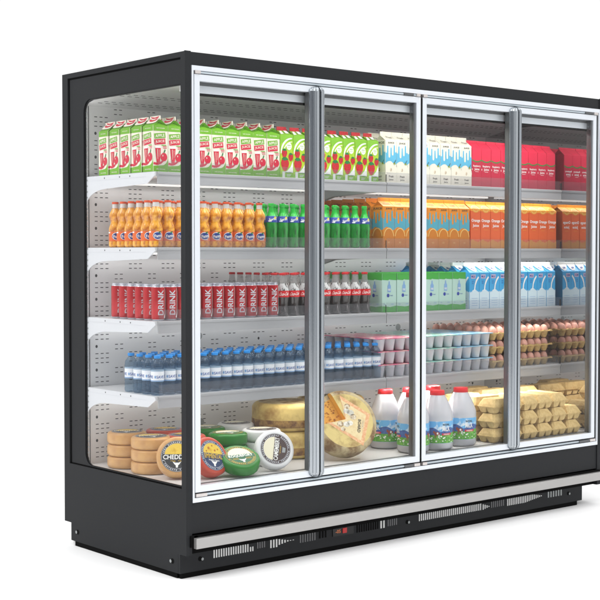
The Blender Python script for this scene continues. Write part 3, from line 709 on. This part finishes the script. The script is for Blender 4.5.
def mk_green():
    t = thing('soda_bottle'); k = .0285
    pr = [(.020, 0), (.027, .003), (k, .012), (k, .030), (.0262, .048), (.0258, .060), (.0275, .080), (.0280, .098), (.0272, .112)]
    b = MB(); b.lathe(pr, 'green_glass', 30, cap0=True)
    b.lathe([(.0216, .138), (.0160, .150), (.0122, .162), (.0112, .178)], 'green_neck', 24); b.obj('bottle_body', t)
    b = MB(); b.lathe([(.0276, .111), (.0278, .114), (.0225, .138), (.0215, .139)], 'green_label', 30)
    F = lambda u, v, o: ((lambda r: (r*math.sin(u/.026), -r*math.cos(u/.026), v))(.0280-(max(v, .114)-.114)*.22+o))
    b.text(F, 'Sprite', .002, .1235, .036, .015, 'ink_white', 2, .18, .004); b.disc(F, .014, .1315, .0065, .0050, 'yellow', 3, 12, maxu=.004); b.disc(F, -.012, .117, .008, .003, 'ink_white', 2, 10, maxu=.004)
    b.obj('bottle_label', t)
    b = MB(); b.lathe([(.0113, .178), (.0132, .179), (.0132, .193), (.0120, .195), None, (.0005, .1955)], 'green_neck', 22); b.obj('bottle_cap', t)
    return t
PR['green'] = Proto(mk_green(), 'soda bottle', 'green soda bottles on the second shelf')
def mk_cola():
    t = thing('cola_bottle'); k = .0288
    b = MB(); pr = [(.020, 0), (.026, .002), (.0275, .010), (.0265, .028), (.0248, .048), (.0252, .062), (.0284, .078), (k, .086)]
    b.lathe(pr, 'cola_liquid', 30, cap0=True); b.lathe([(k, .112), (.0270, .122), (.0225, .133), (.0176, .145)], 'cola_glint_streak', 30)
    # body and shoulder streaks are reflections painted into the colour
    b.obj('bottle_body', t)
    b = MB(); b.lathe([(.0177, .1452), (.0145, .158), (.0130, .172), (.0128, .180)], 'cola_glass', 24); b.obj('bottle_neck', t)
    b = MB(); r = k+.0003; b.lathe([(r, .084), (r, .1125)], 'cola_label', 30); F = cyl(r); b.text(F, 'Coca-Cola', .002, .0985, .046, .015, 'ink_white', 1, .05, .004, .2); b.obj('bottle_label', t)
    b = MB(); b.lathe([(.0140, .181), (.0150, .182), (.0146, .189), (.0135, .191), None, (.0005, .1915)], 'cola_cap', 22); b.obj('bottle_cap', t)
    return t
PR['cola'] = Proto(mk_cola(), 'cola bottle', 'cola bottles on the third shelf')
def mk_water():
    t = thing('water_bottle'); k = .0280
    pr = [(.0005, .004), (.018, .0), (.026, .002), (k, .008), (k, .018), (.0268, .021), (k, .025), (k, .038), (.0268, .041), (k, .045), (k, .058), (.0272, .061), (.0272, .098), (k, .101), (k, .112), (.0262, .122), (.0262, .126), (.0235, .134), (.0150, .145), (.0125, .148), (.0125, .152)]
    b = MB(); b.lathe(pr, 'water_pet', 28); b.obj('bottle_body', t)
    b = MB(); r = .0276; b.lathe([(r, .058), (r, .106)], 'water_label', 28); F = cyl(r)
    b.poly(F, [(-.085, .0595), (.085, .0595), (.085, .063), (-.085, .063)], 'water_ink', 1, .005)
    for cx in (0, -.050, .050): b.text(F, 'SAVE', cx, .077, .034, .012, 'water_ink_dark', 1, 0, .004); b.disc(F, cx-.022, .077, .004, .006, 'water_ink', 1, 10, maxu=.004)
    b.obj('bottle_label', t)
    b = MB(); b.lathe([(.0140, .1525), (.0145, .153), (.0145, .163), (.0135, .1645), None, (.0005, .1648)], 'water_cap', 20); b.obj('bottle_cap', t)
    return t
PR['water'] = Proto(mk_water(), 'water bottle', 'water bottles on the fourth shelf')
# --- yogurt pack: eight cups under a printed lid
def mk_yog(lid, rim, cname):
    t = thing('yogurt_pack'); p = .0665
    cup = MB(); cup.lathe([(.0005, .0), (.019, .0), (.021, .002), (.0285, .054), (.031, .0555)], 'cup_white', 20)
    first = None
    for j in range(2):
        for i in range(4):
            x, y = (i-1.5)*p, (j-.5)*.068
            if first is None: first = cup.obj('cup', t, (x, y, 0))
            else:
                c = first.copy(); COL.objects.link(c); c.parent = t; c.location = (x, y, 0)
    b = MB(); b.box(-2*p+.0005, 2*p-.0005, -.0675, .0675, .0558, .0568, rim); b.box(-2*p+.001, 2*p-.001, -.067, .067, .0570, .0600, lid)
    FT = lambda u, v, o: (u, v, .0601+o)
    for i in range(4):
        for j in range(2):
            b.disc(FT, (i-1.5)*p, (j-.5)*.068, .022, .018, 'ink_white' if (i+j) % 2 else rim, 1, 14); b.text(FT, 'yogurt', (i-1.5)*p, (j-.5)*.068, .034, .010, rim if (i+j) % 2 else 'ink_white', 2)
    b.obj('foil_lid', t); return t
YP = .0625
PR['ypink'] = Proto(mk_yog('lid_pink', 'lid_rim_pink', 'pink'), 'yogurt pack', 'yogurt packs on the fourth shelf')
PR['ygreen'] = Proto(mk_yog('lid_green', 'lid_rim_green', 'green'), 'yogurt pack', 'yogurt packs on the fourth shelf')
PR['yblue'] = Proto(mk_yog('lid_blue', 'lid_rim_blue', 'blue'), 'yogurt pack', 'yogurt packs on the fourth shelf')
# --- egg and egg tray
EP = .0545
b = MB(); b.lathe([(.0004, -.027), (.010, -.0255), (.0175, -.020), (.0212, -.011), (.0222, -.002), (.0212, .008), (.0180, .018), (.0125, .0255), (.006, .0292), (.0004, .0305)], 'egg_shell', 22)
PR['egg'] = Proto(b.obj('egg'), 'egg', 'eggs in the open trays')
def mk_tray(nx, ny):
    b = MB(); X, Y = nx*EP/2, ny*EP/2; zr = .036
    # scalloped rim sheet with pyramidal peaks between the cells and tapering cups below
    for i in range(nx):
        for j in range(ny):
            cx, cy_ = (i-nx/2+.5)*EP, (j-ny/2+.5)*EP; M = Matrix.Translation((cx, cy_, 0))
            b.lathe([(.0005, .0015), (.011, .0), (.014, .002), (.020, .018), (.0245, .033), (.0255, .036)], 'pulp', 12, M)
    for i in range(nx+1):
        for j in range(ny+1):
            cx, cy_ = (i-nx/2)*EP, (j-ny/2)*EP; e = .0120
            hgt = .047 if (0 < i < nx and 0 < j < ny) else .041
            x0, x1 = max(cx-e, -X-.004), min(cx+e, X+.004); y0, y1 = max(cy_-e, -Y-.004), min(cy_+e, Y+.004)
            tx, ty = .004, .004
            vs = [(x0, y0, zr), (x1, y0, zr), (x1, y1, zr), (x0, y1, zr), (cx-tx, cy_-ty, hgt), (cx+tx, cy_-ty, hgt), (cx+tx, cy_+ty, hgt), (cx-tx, cy_+ty, hgt)]
            b.add(vs, [(0, 1, 5, 4), (1, 2, 6, 5), (2, 3, 7, 6), (3, 0, 4, 7), (4, 5, 6, 7), (0, 3, 2, 1)], 'pulp')
    for y in (-Y, Y): b.box(-X-.008, X+.008, y-.006, y+.006, zr-.0035, zr+.001, 'pulp')
    for x in (-X, X): b.box(x-.006, x+.006, -Y+.0062, Y-.0062, zr-.0035, zr+.001, 'pulp')
    return b.obj('egg_tray')
PR['tray'] = Proto(mk_tray(4, 4), 'egg tray', 'open egg trays on the fourth shelf')
# --- closed egg carton (long axis x), base with cups, lid, clasp
def mk_eggbox():
    t = thing('egg_carton'); L, Wd = .212, .104; hz = .030
    b = MB(); nx, ny = 4, 2
    for i in range(nx):
        for j in range(ny):
            cx, cy_ = (i-nx/2+.5)*L/nx, (j-.5)*Wd/2; a, c = L/nx/2-.0005, Wd/4-.0005; e = .0155
            vs = [(cx-a, cy_-c, hz), (cx+a, cy_-c, hz), (cx+a, cy_+c, hz), (cx-a, cy_+c, hz), (cx-a*.62, cy_-c*.62, .004), (cx+a*.62, cy_-c*.62, .004), (cx+a*.62, cy_+c*.62, .004), (cx-a*.62, cy_+c*.62, .004), (cx-a*.4, cy_-c*.4, 0), (cx+a*.4, cy_-c*.4, 0), (cx+a*.4, cy_+c*.4, 0), (cx-a*.4, cy_+c*.4, 0)]
            fs = []
            for k in range(4):
                m_ = (k+1) % 4; fs += [(k, 4+k, 4+m_, m_), (4+k, 8+k, 8+m_, 4+m_)]
            fs.append((8, 11, 10, 9)); b.add(vs, fs, 'pulp_card', False)
    b.box(-L/2-.004, L/2+.004, -Wd/2-.004, Wd/2+.004, hz, hz+.0025, 'pulp_card'); b.obj('carton_base', t)
    b = MB(); x, y = L/2+.002, Wd/2+.002; z0, z1, z2 = hz+.0027, hz+.014, hz+.036; ch = .012
    def ringp(ax, ay, c, zz): return [(-ax+c, -ay, zz), (ax-c, -ay, zz), (ax, -ay+c, zz), (ax, ay-c, zz), (ax-c, ay, zz), (-ax+c, ay, zz), (-ax, ay-c, zz), (-ax, -ay+c, zz)]
    r0, r1, r2 = ringp(x, y, .006, z0), ringp(x-.003, y-.003, .010, z1), ringp(x-.017, y-.016, .010, z2)
    vs = r0+r1+r2; fs = [(k, (k+1) % 8, 8+(k+1) % 8, 8+k) for k in range(8)] + [(8+k, 8+(k+1) % 8, 16+(k+1) % 8, 16+k) for k in range(8)] + [tuple(range(16, 24))]
    b.add(vs, fs, 'pulp_card'); 
    for s in (-1, 1):
        for xx in (-L/4, L/4): b.disc(lambda u, v, o: (xx+u, s*(y-.001+o*2), z0+.006+v), 0, 0, .002, .0015, 'hole_dark', 1, 6)
    b.disc(lambda u, v, o: (u, -y+.010-o-.006+v*.6, z0+.018+v), 0, 0, .009, .007, 'pulp', 1, 12)
    b.obj('carton_lid', t)
    b = MB(); b.box(-.012, .012, -y-.002, -y+.0005, hz-.004, hz+.010, 'pulp_card'); b.obj('clasp', t)
    return t
PR['eggbox'] = Proto(mk_eggbox(), 'egg carton', 'closed egg cartons on the bottom deck')
# --- milk jug
def mk_jug():
    t = thing('milk_jug'); R = .069
    pr = [(.0005, .004), (.050, .0), (.062, .003), (R, .012), (R, .145), (R-.001, .155), (.062, .172), (.050, .200), (.040, .222), (.0335, .233), (.0315, .2365)]
    b = MB(); b.lathe(pr, 'jug_white', 40)
    b.obj('jug_body', t)
    b = MB(); b.lathe([(.0312, .2368), (.0325, .238), (.0325, .250), (.0300, .2545), None, (.0005, .255)], 'jug_cap', 28)
    b.lathe([(.0305, .233), (.0340, .2355), (.0335, .2375)], 'jug_cap', 28); b.obj('jug_cap', t)
    b = MB(); r = R+.0004; b.lathe([(r, .032), (r, .126)], 'label_sky', 48); F = cyl(r); U = PI*r
    def strip(f, lo, m, k, n=60):
        for i in range(n):
            u0, u1 = -U+2*U*i/n, -U+2*U*(i+1)/n; b.poly(F, [(u0, lo), (u1, lo), (u1, f(u1)), (u0, f(u0))], m, k)
    strip(lambda u: .084+.014*abs(math.sin(u*27+.6))+.004*math.sin(u*90), .060, 'label_hill', 1); strip(lambda u: .072+.005*math.sin(u*30), .033, 'label_grass', 2)
    rnd = random.Random(5)
    for c in (-.108, 0, .108):
        b.text(F, 'NATURAL', c+.004, .112, .034, .009, 'ink_dark', 3, 0, .006); b.text(F, 'MILK', c+.004, .094, .038, .020, 'ink_white', 3, 0, .006)
        b.poly(F, [(c-.016, .066), (c+.028, .067), (c+.030, .076), (c-.018, .075)], 'ink_red', 3, .006); b.text(F, 'FRESH', c+.006, .071, .030, .005, 'ink_white', 4, 0, .006)
        cx = c-.038; b.disc(F, cx, .074, .013, .008, 'cow_brown', 3, 12, maxu=.006); b.disc(F, cx-.013, .080, .005, .006, 'cow_brown', 3, 10, maxu=.006); b.disc(F, cx+.002, .075, .004, .005, 'ink_white', 4, 8, maxu=.006)
        for dx in (-.009, -.005, .006, .010): b.poly(F, [(cx+dx-.0012, .056), (cx+dx+.0012, .056), (cx+dx+.0012, .070), (cx+dx-.0012, .070)], 'ink_white' if dx > 0 else 'cow_brown', 3)
    for i in range(70):
        u, v = rnd.uniform(-U, U), rnd.uniform(.036, .062); s = rnd.uniform(.002, .0045); b.disc(F, u, v, s, s*.7, 'ink_white', 3, 7)
    b.obj('jug_label', t); return t
PR['jug'] = Proto(mk_jug(), 'milk jug', 'milk jugs on the bottom deck')
# --- cheese wheels
def mk_cheese(rind, base, accent, word, style, txtcol='ink_white', accol=None):
    t = thing('cheese_wheel'); R, h = .086, .0515; e = .014
    pr = [(.0005, .0), (R-e, .0)] + [(R-e+e*math.sin(a), e-e*math.cos(a)) for a in [PI/2*i/5 for i in range(1, 6)]] + [(R-e+e*math.cos(a), h-e+e*math.sin(a)) for a in [PI/2*i/5 for i in range(1, 6)]] + [(.0005, h)]
    b = MB(); b.lathe(pr, rind, 44); b.obj('rind', t)
    b = MB(); F = lambda u, v, o: (u, v, h+.0003+o); r = .067
    b.disc(F, 0, 0, r, r, base, 1, 40); b.ring(F, 0, 0, r*.955, r*.975, accol or 'ink_white', 2, 36); b.ring(F, 0, 0, r*.80, r*.82, accol or 'ink_white', 2, 36)
    n = 46
    for i in range(n):     # the ring lettering: small strokes of changing height
        a = 2*PI*i/n; q = .055+.004*((i*7) % 3-1)/1.; ra, rb = r*.845, r*(.90+.012*((i*5) % 3))
        if i % 9 == 8: continue
        b.poly(F, [(ra*math.cos(a), ra*math.sin(a)), (rb*math.cos(a), rb*math.sin(a)), (rb*math.cos(a+.075), rb*math.sin(a+.075)), (ra*math.cos(a+.075), ra*math.sin(a+.075))], accol or 'ink_white', 2)
    b.disc(F, 0, .006, r*.76, r*.72, accent, 2, 30, .02, PI-.02)
    if style == 'cheddar':
        b.poly(F, [(-.060, -.016), (.060, -.016), (.060, .008), (-.060, .008)], base, 3); b.text(F, word, 0, -.004, .114, .020, txtcol, 4)
        b.text(F, '1kg  1kg', 0, -.021, .05, .006, 'ink_gold', 4)
    elif style == 'emmental':
        for x, y, q in ((-.02, .03, .006), (.012, .022, .005), (.0, .042, .004), (.028, .028, .004), (-.034, .016, .004)): b.disc(F, x, y, q, q, 'hole_dark', 3, 10)
        b.poly(F, [(-.052, -.016), (.052, -.016), (.052, .008), (-.052, .008)], base, 3); b.text(F, word, 0, -.004, .096, .021, 'ink_gold', 4); b.text(F, 'Premium Cheese', 0, -.022, .056, .007, 'ink_white', 4)
    elif style == 'roquefort':
        b.poly(F, [(-.060, -.014), (.060, -.014), (.060, .008), (-.060, .008)], base, 3); b.text(F, word, 0, -.003, .108, .019, txtcol, 4)
        for y in (-.019, -.026): b.poly(F, [(-.042, y), (-.016, y), (-.016, y+.002), (-.042, y+.002)], 'ink_gold', 3); b.poly(F, [(.016, y), (.042, y), (.042, y+.002), (.016, y+.002)], 'ink_gold', 3)
    else:
        b.poly(F, [(-.054, -.016), (.054, -.016), (.054, .008), (-.054, .008)], base, 3); b.text(F, word, 0, -.004, .100, .020, txtcol, 4)
        b.text(F, '* premium *', 0, -.021, .044, .006, 'ink_gold', 4); b.poly(F, [(-.010, -.044), (.010, -.044), (.012, -.030), (-.012, -.030)], 'plug_grey', 3)
    if style != 'camembert':   # bull's head mark
        y = -.036
        b.poly(F, [(-.018, y+.013), (-.007, y+.008), (.007, y+.008), (.018, y+.013), (.010, y+.001), (.005, y-.003), (.004, y-.013), (-.004, y-.013), (-.005, y-.003), (-.010, y+.001)], 'ink_white', 4)
    b.obj('wheel_label', t); return t
PR['ched'] = Proto(mk_cheese('cheddar_rind', 'label_black', 'label_yellow', 'CHEDDAR', 'cheddar', accol='can_grey'), 'cheese wheel', 'cheddar wheels on the bottom deck')
PR['emm'] = Proto(mk_cheese('emmental_rind', 'label_navy', 'label_yellow', 'EMMENTAL', 'emmental', accol='can_grey'), 'cheese wheel', 'red emmental wheels on the bottom deck')
PR['roq'] = Proto(mk_cheese('roq_rind', 'label_green', 'label_cream', 'ROQUEFORT', 'roquefort', accol='ink_gold'), 'cheese wheel', 'green roquefort wheels on the bottom deck')
PR['cam'] = Proto(mk_cheese('camembert_rind', 'label_brown', 'label_cream', 'CAMEMBERT', 'camembert', accol='can_grey'), 'cheese wheel', 'white camembert wheels on the bottom deck')

# ================================================================== STOCK THE SHELVES
YF = .250
def cartons(key, x0, n, pitch, z, desc, shelf, rows, colrows=None, y0=YF+CD/2+.001, pd=.0835):
    for i in range(n):
        rr = (colrows or {}).get(i, rows)
        for r in range(rr):
            lab = f'{desc}, {ORD[i]} from left, {rowname(r)}, {shelf}'
            o = PR[key].put((x0 + pitch*i + random.uniform(-.0004, .0004), y0 + pd*r + random.uniform(-.0012, .0012), z), lab, random.uniform(-.010, .010))
            if key in ('red', 'oj', 'bmilk'): o.scale = (.962 if key == 'red' else .985, 1, 1)
cartons('apple', .0205+CW/2, 9, .0742, Z1, 'green and white apple juice carton', 'top shelf', 2, {0: 5, 1: 3}, pd=.086)
cartons('straw', .7270, 8, .0742, Z1, 'lime strawberry juice carton', 'top shelf', 2)
cartons('milkw', 1.326+CW/2, 8, .0742, Z1, 'cream carton with blue drips', 'top shelf', 2, {0: 4})
cartons('red', 1.9205+.0355, 9, .0716, Z1, 'crimson raspberry juice carton', 'top shelf', 2)
cartons('drip', 1.314+CW/2, 8, .0742, Z2, 'orange carton with blue drips', 'second shelf', 2, {0: 6})
cartons('oj', 1.9155+CW/2, 9, .0735, Z2, 'orange juice carton with slice print', 'second shelf', 2)
cartons('bmilk', 1.9085+CW/2, 9, .0737, Z3, 'blue and white milk carton', 'third shelf', 2, {0: 6, 1: 3})
cartons('box', 1.308+.047, 6, .0956, Z3, 'green and mint drink box', 'third shelf', 2, {0: 4}, YF+.051, .105)
def bottles(key, x0, n, pitch, z, desc, shelf, rows, colrows=None, pd=.062, y0=.281, turn=0.):
    for i in range(n):
        rr = (colrows or {}).get(i, rows)
        for r in range(rr):
            lab = f'{desc}, {ORD[i]} from left, {rowname(r)}, {shelf}'
            PR[key].put((x0 + pitch*i + random.uniform(-.0005, .0005), y0 + pd*r + random.uniform(-.0006, .0006), z), lab, turn + random.uniform(-.05, .05))
bottles('soda', .0525, 10, .0604, Z2, 'orange soda bottle', 'second shelf', 3, {0: 6, 1: 6}, turn=-.42)
bottles('green', .0525+.0604*10+.006, 10, .0620, Z2, 'green soda bottle', 'second shelf', 3, {0: 4}, turn=-.40)
bottles('can', .0625, 11, .0604, Z3, 'red drink can', 'third shelf', 2, {0: 6}, turn=-.36)
bottles('cola', .7270, 9, .0620, Z3, 'cola bottle with red label', 'third shelf', 3, {0: 7, 1: 4}, turn=-.40)
bottles('water', .0575, 22, .0587, Z4, 'blue capped water bottle', 'fourth shelf', 4, None, .0660, turn=-.1)
for p, (key, nm, cx) in enumerate((('ypink', 'pink lidded', 1.286+.133), ('ygreen', 'green lidded', 1.552+.1335), ('yblue', 'blue lidded', 1.819+.1335))):
    for j in range(3):
        for l in range(3):
            PR[key].put((cx, YF+.068+.138*j, Z4+YP*l), f'{nm} pack of white yogurt cups, {("bottom","middle","top")[l]} layer, {("front","middle","rear")[j]} stack', random.uniform(-.004, .004))
# trays and eggs
ne = 0
for ti in range(2):
    for tj in range(2):
        cx = 2.204+.240*ti; cyy = YF+.014+2*EP+tj*(4*EP+.018)
        for l in range(3):
            zz = Z4+.0715*l
            PR['tray'].put((cx, cyy, zz), f'open pulp egg tray, {("bottom","middle","top")[l]} of the {("left","right")[ti]} {("front","rear")[tj]} stack, fourth shelf', 0)
            for i in range(4):
                for j in range(4):
                    if l < 2 and not (j == 0 and tj == 0 or (i == 0 and ti == 0) or (i == 3 and ti == 1) or (i == 0 and ti == 1 and tj == 0)): continue
                    PR['egg'].put((cx+(i-1.5)*EP+random.uniform(-.001, .001), cyy+(j-1.5)*EP+random.uniform(-.001, .001), zz+.0385+random.uniform(-.001, .001)),
                        f'brown egg, {ORD[i]} across and {ORD[j]} back in the {("bottom","middle","top")[l]} {("left","right")[ti]} {("front","rear")[tj]} tray', random.uniform(0, 6))
# milk jugs
for k, (x, y, lab) in enumerate(((1.455, .395, 'white milk jug with red cap beside the large patched cheese wheel'), (1.455, .205, 'white milk jug half hidden by the middle door stile, front row'),
        (1.598, .372, 'white milk jug standing behind the middle door stile, rear row'), (1.610, .200, 'white milk jug just right of the middle door seam, front row'),
        (1.748, .362, 'white milk jug in the rear row behind the two right front jugs'), (1.795, .222, 'white milk jug nearest the closed egg cartons, front row'))):
    o = PR['jug'].put((x-.072, y-.088, ZD), lab, [.12, -.5, .1, -.25, .1, -.3][k]); o.scale = (1.09, 1.09, 1.10)
# closed egg cartons
def ebox(x, y, l, rot, lab): o = PR['eggbox'].put((x, y, ZD+l*.0722), lab, rot+random.uniform(-.012, .012)); o.scale = (1, 1, 1.07)
for l in range(3): ebox(1.972, .100, l, 0, f'egg carton turned broadside next to the milk jugs, {("bottom","middle","top")[l]} of its stack')
for l in range(3): ebox(1.976, .228, l, 0, f'broadside egg carton behind the stack next to the jugs, {("bottom","middle","top")[l]} layer')
for l in range(3): ebox(1.972, .356, l, 0, f'broadside egg carton two stacks behind the jugs end, {("bottom","middle","top")[l]} layer')
for c in range(4):
    for l in range(3 if c < 3 else 2):
        ebox(2.141+.1125*c, .150, l, PI/2, f'end-on egg carton, {ORD[c]} column from the handle, {("bottom","middle","top")[l]} layer, front')
for l in range(3):
    ebox(2.26, .43, l, 0, f'broadside egg carton behind the end-on columns, left stack, layer {ORD[l]} from the bottom')
    ebox(2.49, .43, l, 0, f'broadside egg carton behind the end-on columns, right stack, layer {ORD[l]} from the bottom')
for l in range(3): ebox(2.26, .56, l, 0, f'rearmost broadside egg carton near the back wall, {("bottom","middle","top")[l]} layer')
# cheese
LY = ('bottom', 'middle', 'top'); HC = .0520
def stack(key, x, y, n, desc, rot=0):
    for l in range(n): PR[key].put((x, y, ZD+HC*l), f'{desc}, {LY[l+3-n] if n == 3 else ("lower","upper")[l]} of its stack', rot+random.uniform(-.3, .3))
def lean(key, c, nrm, spin, lab):
    """lean a wheel: c = centre of its body, nrm = the way its label faces, spin = turn of the lettering"""
    n = Vector(nrm).normalized(); up = Vector((0, 0, 1)); xax = up.cross(n).normalized(); yax = n.cross(xax)
    M = Matrix((xax, yax, n)).transposed() @ Matrix.Rotation(spin, 3, 'Z')
    o = PR[key].put((0, 0, 0), lab, None); o.rotation_euler = M.to_euler(); o.location = Vector(c) - n*.0257; return o
stack('ched', .112, .600, 3, 'tan cheddar wheel in the rear left corner stack', -.4)
stack('ched', .108, .405, 3, 'tan cheddar wheel in the stack against the side window', -.4)
stack('emm', .285, .560, 3, 'red emmental wheel in the rear stack', -.4); stack('emm', .245, .345, 3, 'red emmental wheel in the front stack', -.4)
stack('roq', .465, .500, 3, 'green roquefort wheel in the rear stack', -.4); stack('roq', .425, .285, 3, 'green roquefort wheel in the front stack', -.4)
stack('cam', .655, .530, 3, 'white camembert wheel in the rear stack', -.4); stack('cam', .612, .288, 3, 'white camembert wheel in the front stack', -.4)
lean('ched', (.103, .205, .461), (-.55, -.74, .40), 0, 'tan cheddar wheel leaning upright on the side window stack, label facing out')
lean('emm', (.215, .135, .459), (.13, -.86, .44), -.22, 'red emmental wheel leaning upright beside the door stile, navy label facing out')
lean('roq', (.345, .098, .437), (-.15, -.42, .90), .10, 'green roquefort wheel leaning at a low tilt in front of the green stack')
lean('cam', (.540, .112, .462), (-.32, -.87, .36), 1.35, 'white camembert wheel leaning upright, its lettering running almost vertical')
# large aged wheels
def aged(R, h, band):
    t = thing('large_cheese_wheel'); e = .03
    pr = [(.0005, .0), (R-e, .0)] + [(R-e+e*math.sin(a), e-e*math.cos(a)) for a in [PI/2*i/6 for i in range(1, 7)]] + [(R-e+e*math.cos(a), h-e+e*math.sin(a)) for a in [PI/2*i/6 for i in range(1, 7)]]
    b = MB(); b.lathe(pr, 'aged_rind', 56); b.lathe([pr[-1], (.0005, h)], 'aged_edge', 56); b.obj('rind', t)
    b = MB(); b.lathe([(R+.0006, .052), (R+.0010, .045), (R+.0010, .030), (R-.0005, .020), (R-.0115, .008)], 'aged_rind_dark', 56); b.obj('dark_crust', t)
    return t
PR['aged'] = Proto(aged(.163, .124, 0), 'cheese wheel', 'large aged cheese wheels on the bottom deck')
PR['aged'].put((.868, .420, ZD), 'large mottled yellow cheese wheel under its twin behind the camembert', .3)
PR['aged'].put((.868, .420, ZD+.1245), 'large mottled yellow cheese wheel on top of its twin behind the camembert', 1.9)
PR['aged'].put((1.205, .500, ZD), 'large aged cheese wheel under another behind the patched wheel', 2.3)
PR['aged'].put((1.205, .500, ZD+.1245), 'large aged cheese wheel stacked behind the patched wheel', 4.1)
# the patched wheel with a wedge cut out
def mk_patched():
    t = thing('large_cheese_wheel'); R, h, e, N = .135, .088, .022, 60; A0, A1 = math.radians(112), math.radians(186)
    prof = [(R-e, 0)] + [(R-e+e*math.sin(a), e-e*math.cos(a)) for a in [PI/2*i/5 for i in range(1, 6)]] + [(R-e+e*math.cos(a), h-e+e*math.sin(a)) for a in [PI/2*i/5 for i in range(1, 6)]]
    def sector(a0, a1, n, mr, mt, cut, top):
        b = MB(); P_ = [(min(r, 9), min(z, top)) for r, z in prof]; A = [a0+(a1-a0)*i/n for i in range(n+1)]
        vs = [(r*math.cos(a), r*math.sin(a), z) for a in A for r, z in P_]; m = len(P_)
        b.add(vs, [(i*m+k, (i+1)*m+k, (i+1)*m+k+1, i*m+k+1) for i in range(n) for k in range(m-1)], mr, True)
        for zz, q in ((top, P_[-1][0]), (0, P_[0][0])):
            vs = [(0, 0, zz)] + [(q*math.cos(a), q*math.sin(a), zz) for a in A]; b.add(vs, [(0, i+1, i+2) for i in range(n)], mt if zz else mr)
        for a in (a0, a1):
            vs = [(0, 0, 0)] + [(r*math.cos(a), r*math.sin(a), z) for r, z in P_] + [(0, 0, top)]; b.add(vs, [tuple(range(len(vs)))], cut)
        return b
    b = sector(A1, A0+2*PI, 50, 'aged_edge', 'patch_face', 'hole_cheese', h); b.obj('rind', t)
    b = sector(A0+.01, A1-.01, 14, 'aged_edge', 'hole_cheese', 'hole_cheese', h-.030)
    rnd = random.Random(11); F = lambda u, v, o: (u, v, h-.030+.0003+o)
    for i in range(46):
        a, r = rnd.uniform(A0+.1, A1-.1), R*math.sqrt(rnd.uniform(.04, .62)); s = rnd.uniform(.002, .0048); b.disc(F, r*math.cos(a), r*math.sin(a), s, s*.8, 'hole_dark', 1, 9)
    b.obj('cut_interior', t)
    b = MB(); F = lambda u, v, o: (u, v, h+.0003+o)
    def q(pts, m, k): b.poly(F, pts, m, k)
    lab = [(-.018, .104), (.108, .010), (.040, -.112), (-.072, -.020)]; cxx, cyy = .0145, -.0045
    lab = [(-.012, .108), (.106, .022), (.052, -.110), (-.084, -.006), (-.004, -.001)]
    q(lab, 'board_border', 1); q([(-.010+.0, .090), (.088, .018), (.045, -.088), (-.066, -.006), (.0, .006)], 'board_paper', 2)
    for x, y, r_, m in ((.012, .060, .013, 'sketch_brown'), (.006, .040, .014, 'sketch_grey'), (.022, .032, .015, 'sketch_grey'), (.030, .014, .014, 'sketch_brown'), (-.004, -.016, .014, 'sketch_grey'), (-.030, -.014, .014, 'sketch_brown'), (.012, -.012, .013, 'sketch_grey'), (-.022, -.036, .010, 'sketch_brown')):
        b.disc(F, x, y, r_, r_*.85, m, 3, 12)
    b.text(F, 'BOARD', .049, -.026, .056, .013, 'ink_dark', 4, -PI/2-.25); b.text(F, 'Cheese', .066, -.020, .034, .008, 'sketch_brown', 4, -PI/2-.25)
    b.obj('paper_label', t)
    return t
pt = mk_patched(); n = Vector((-.30, -.84, .45)).normalized(); xax = Vector((0, 0, 1)).cross(n).normalized(); yax = n.cross(xax)
pt.rotation_euler = Matrix((xax, yax, n)).transposed().to_euler(); pt.scale = (1.12, 1.12, 1.12); pt.location = Vector((.985, .165, .532)) - n*.049
tag(pt, 'large tilted cheese wheel with a wedge cut out and a diamond paper label', 'cheese wheel')
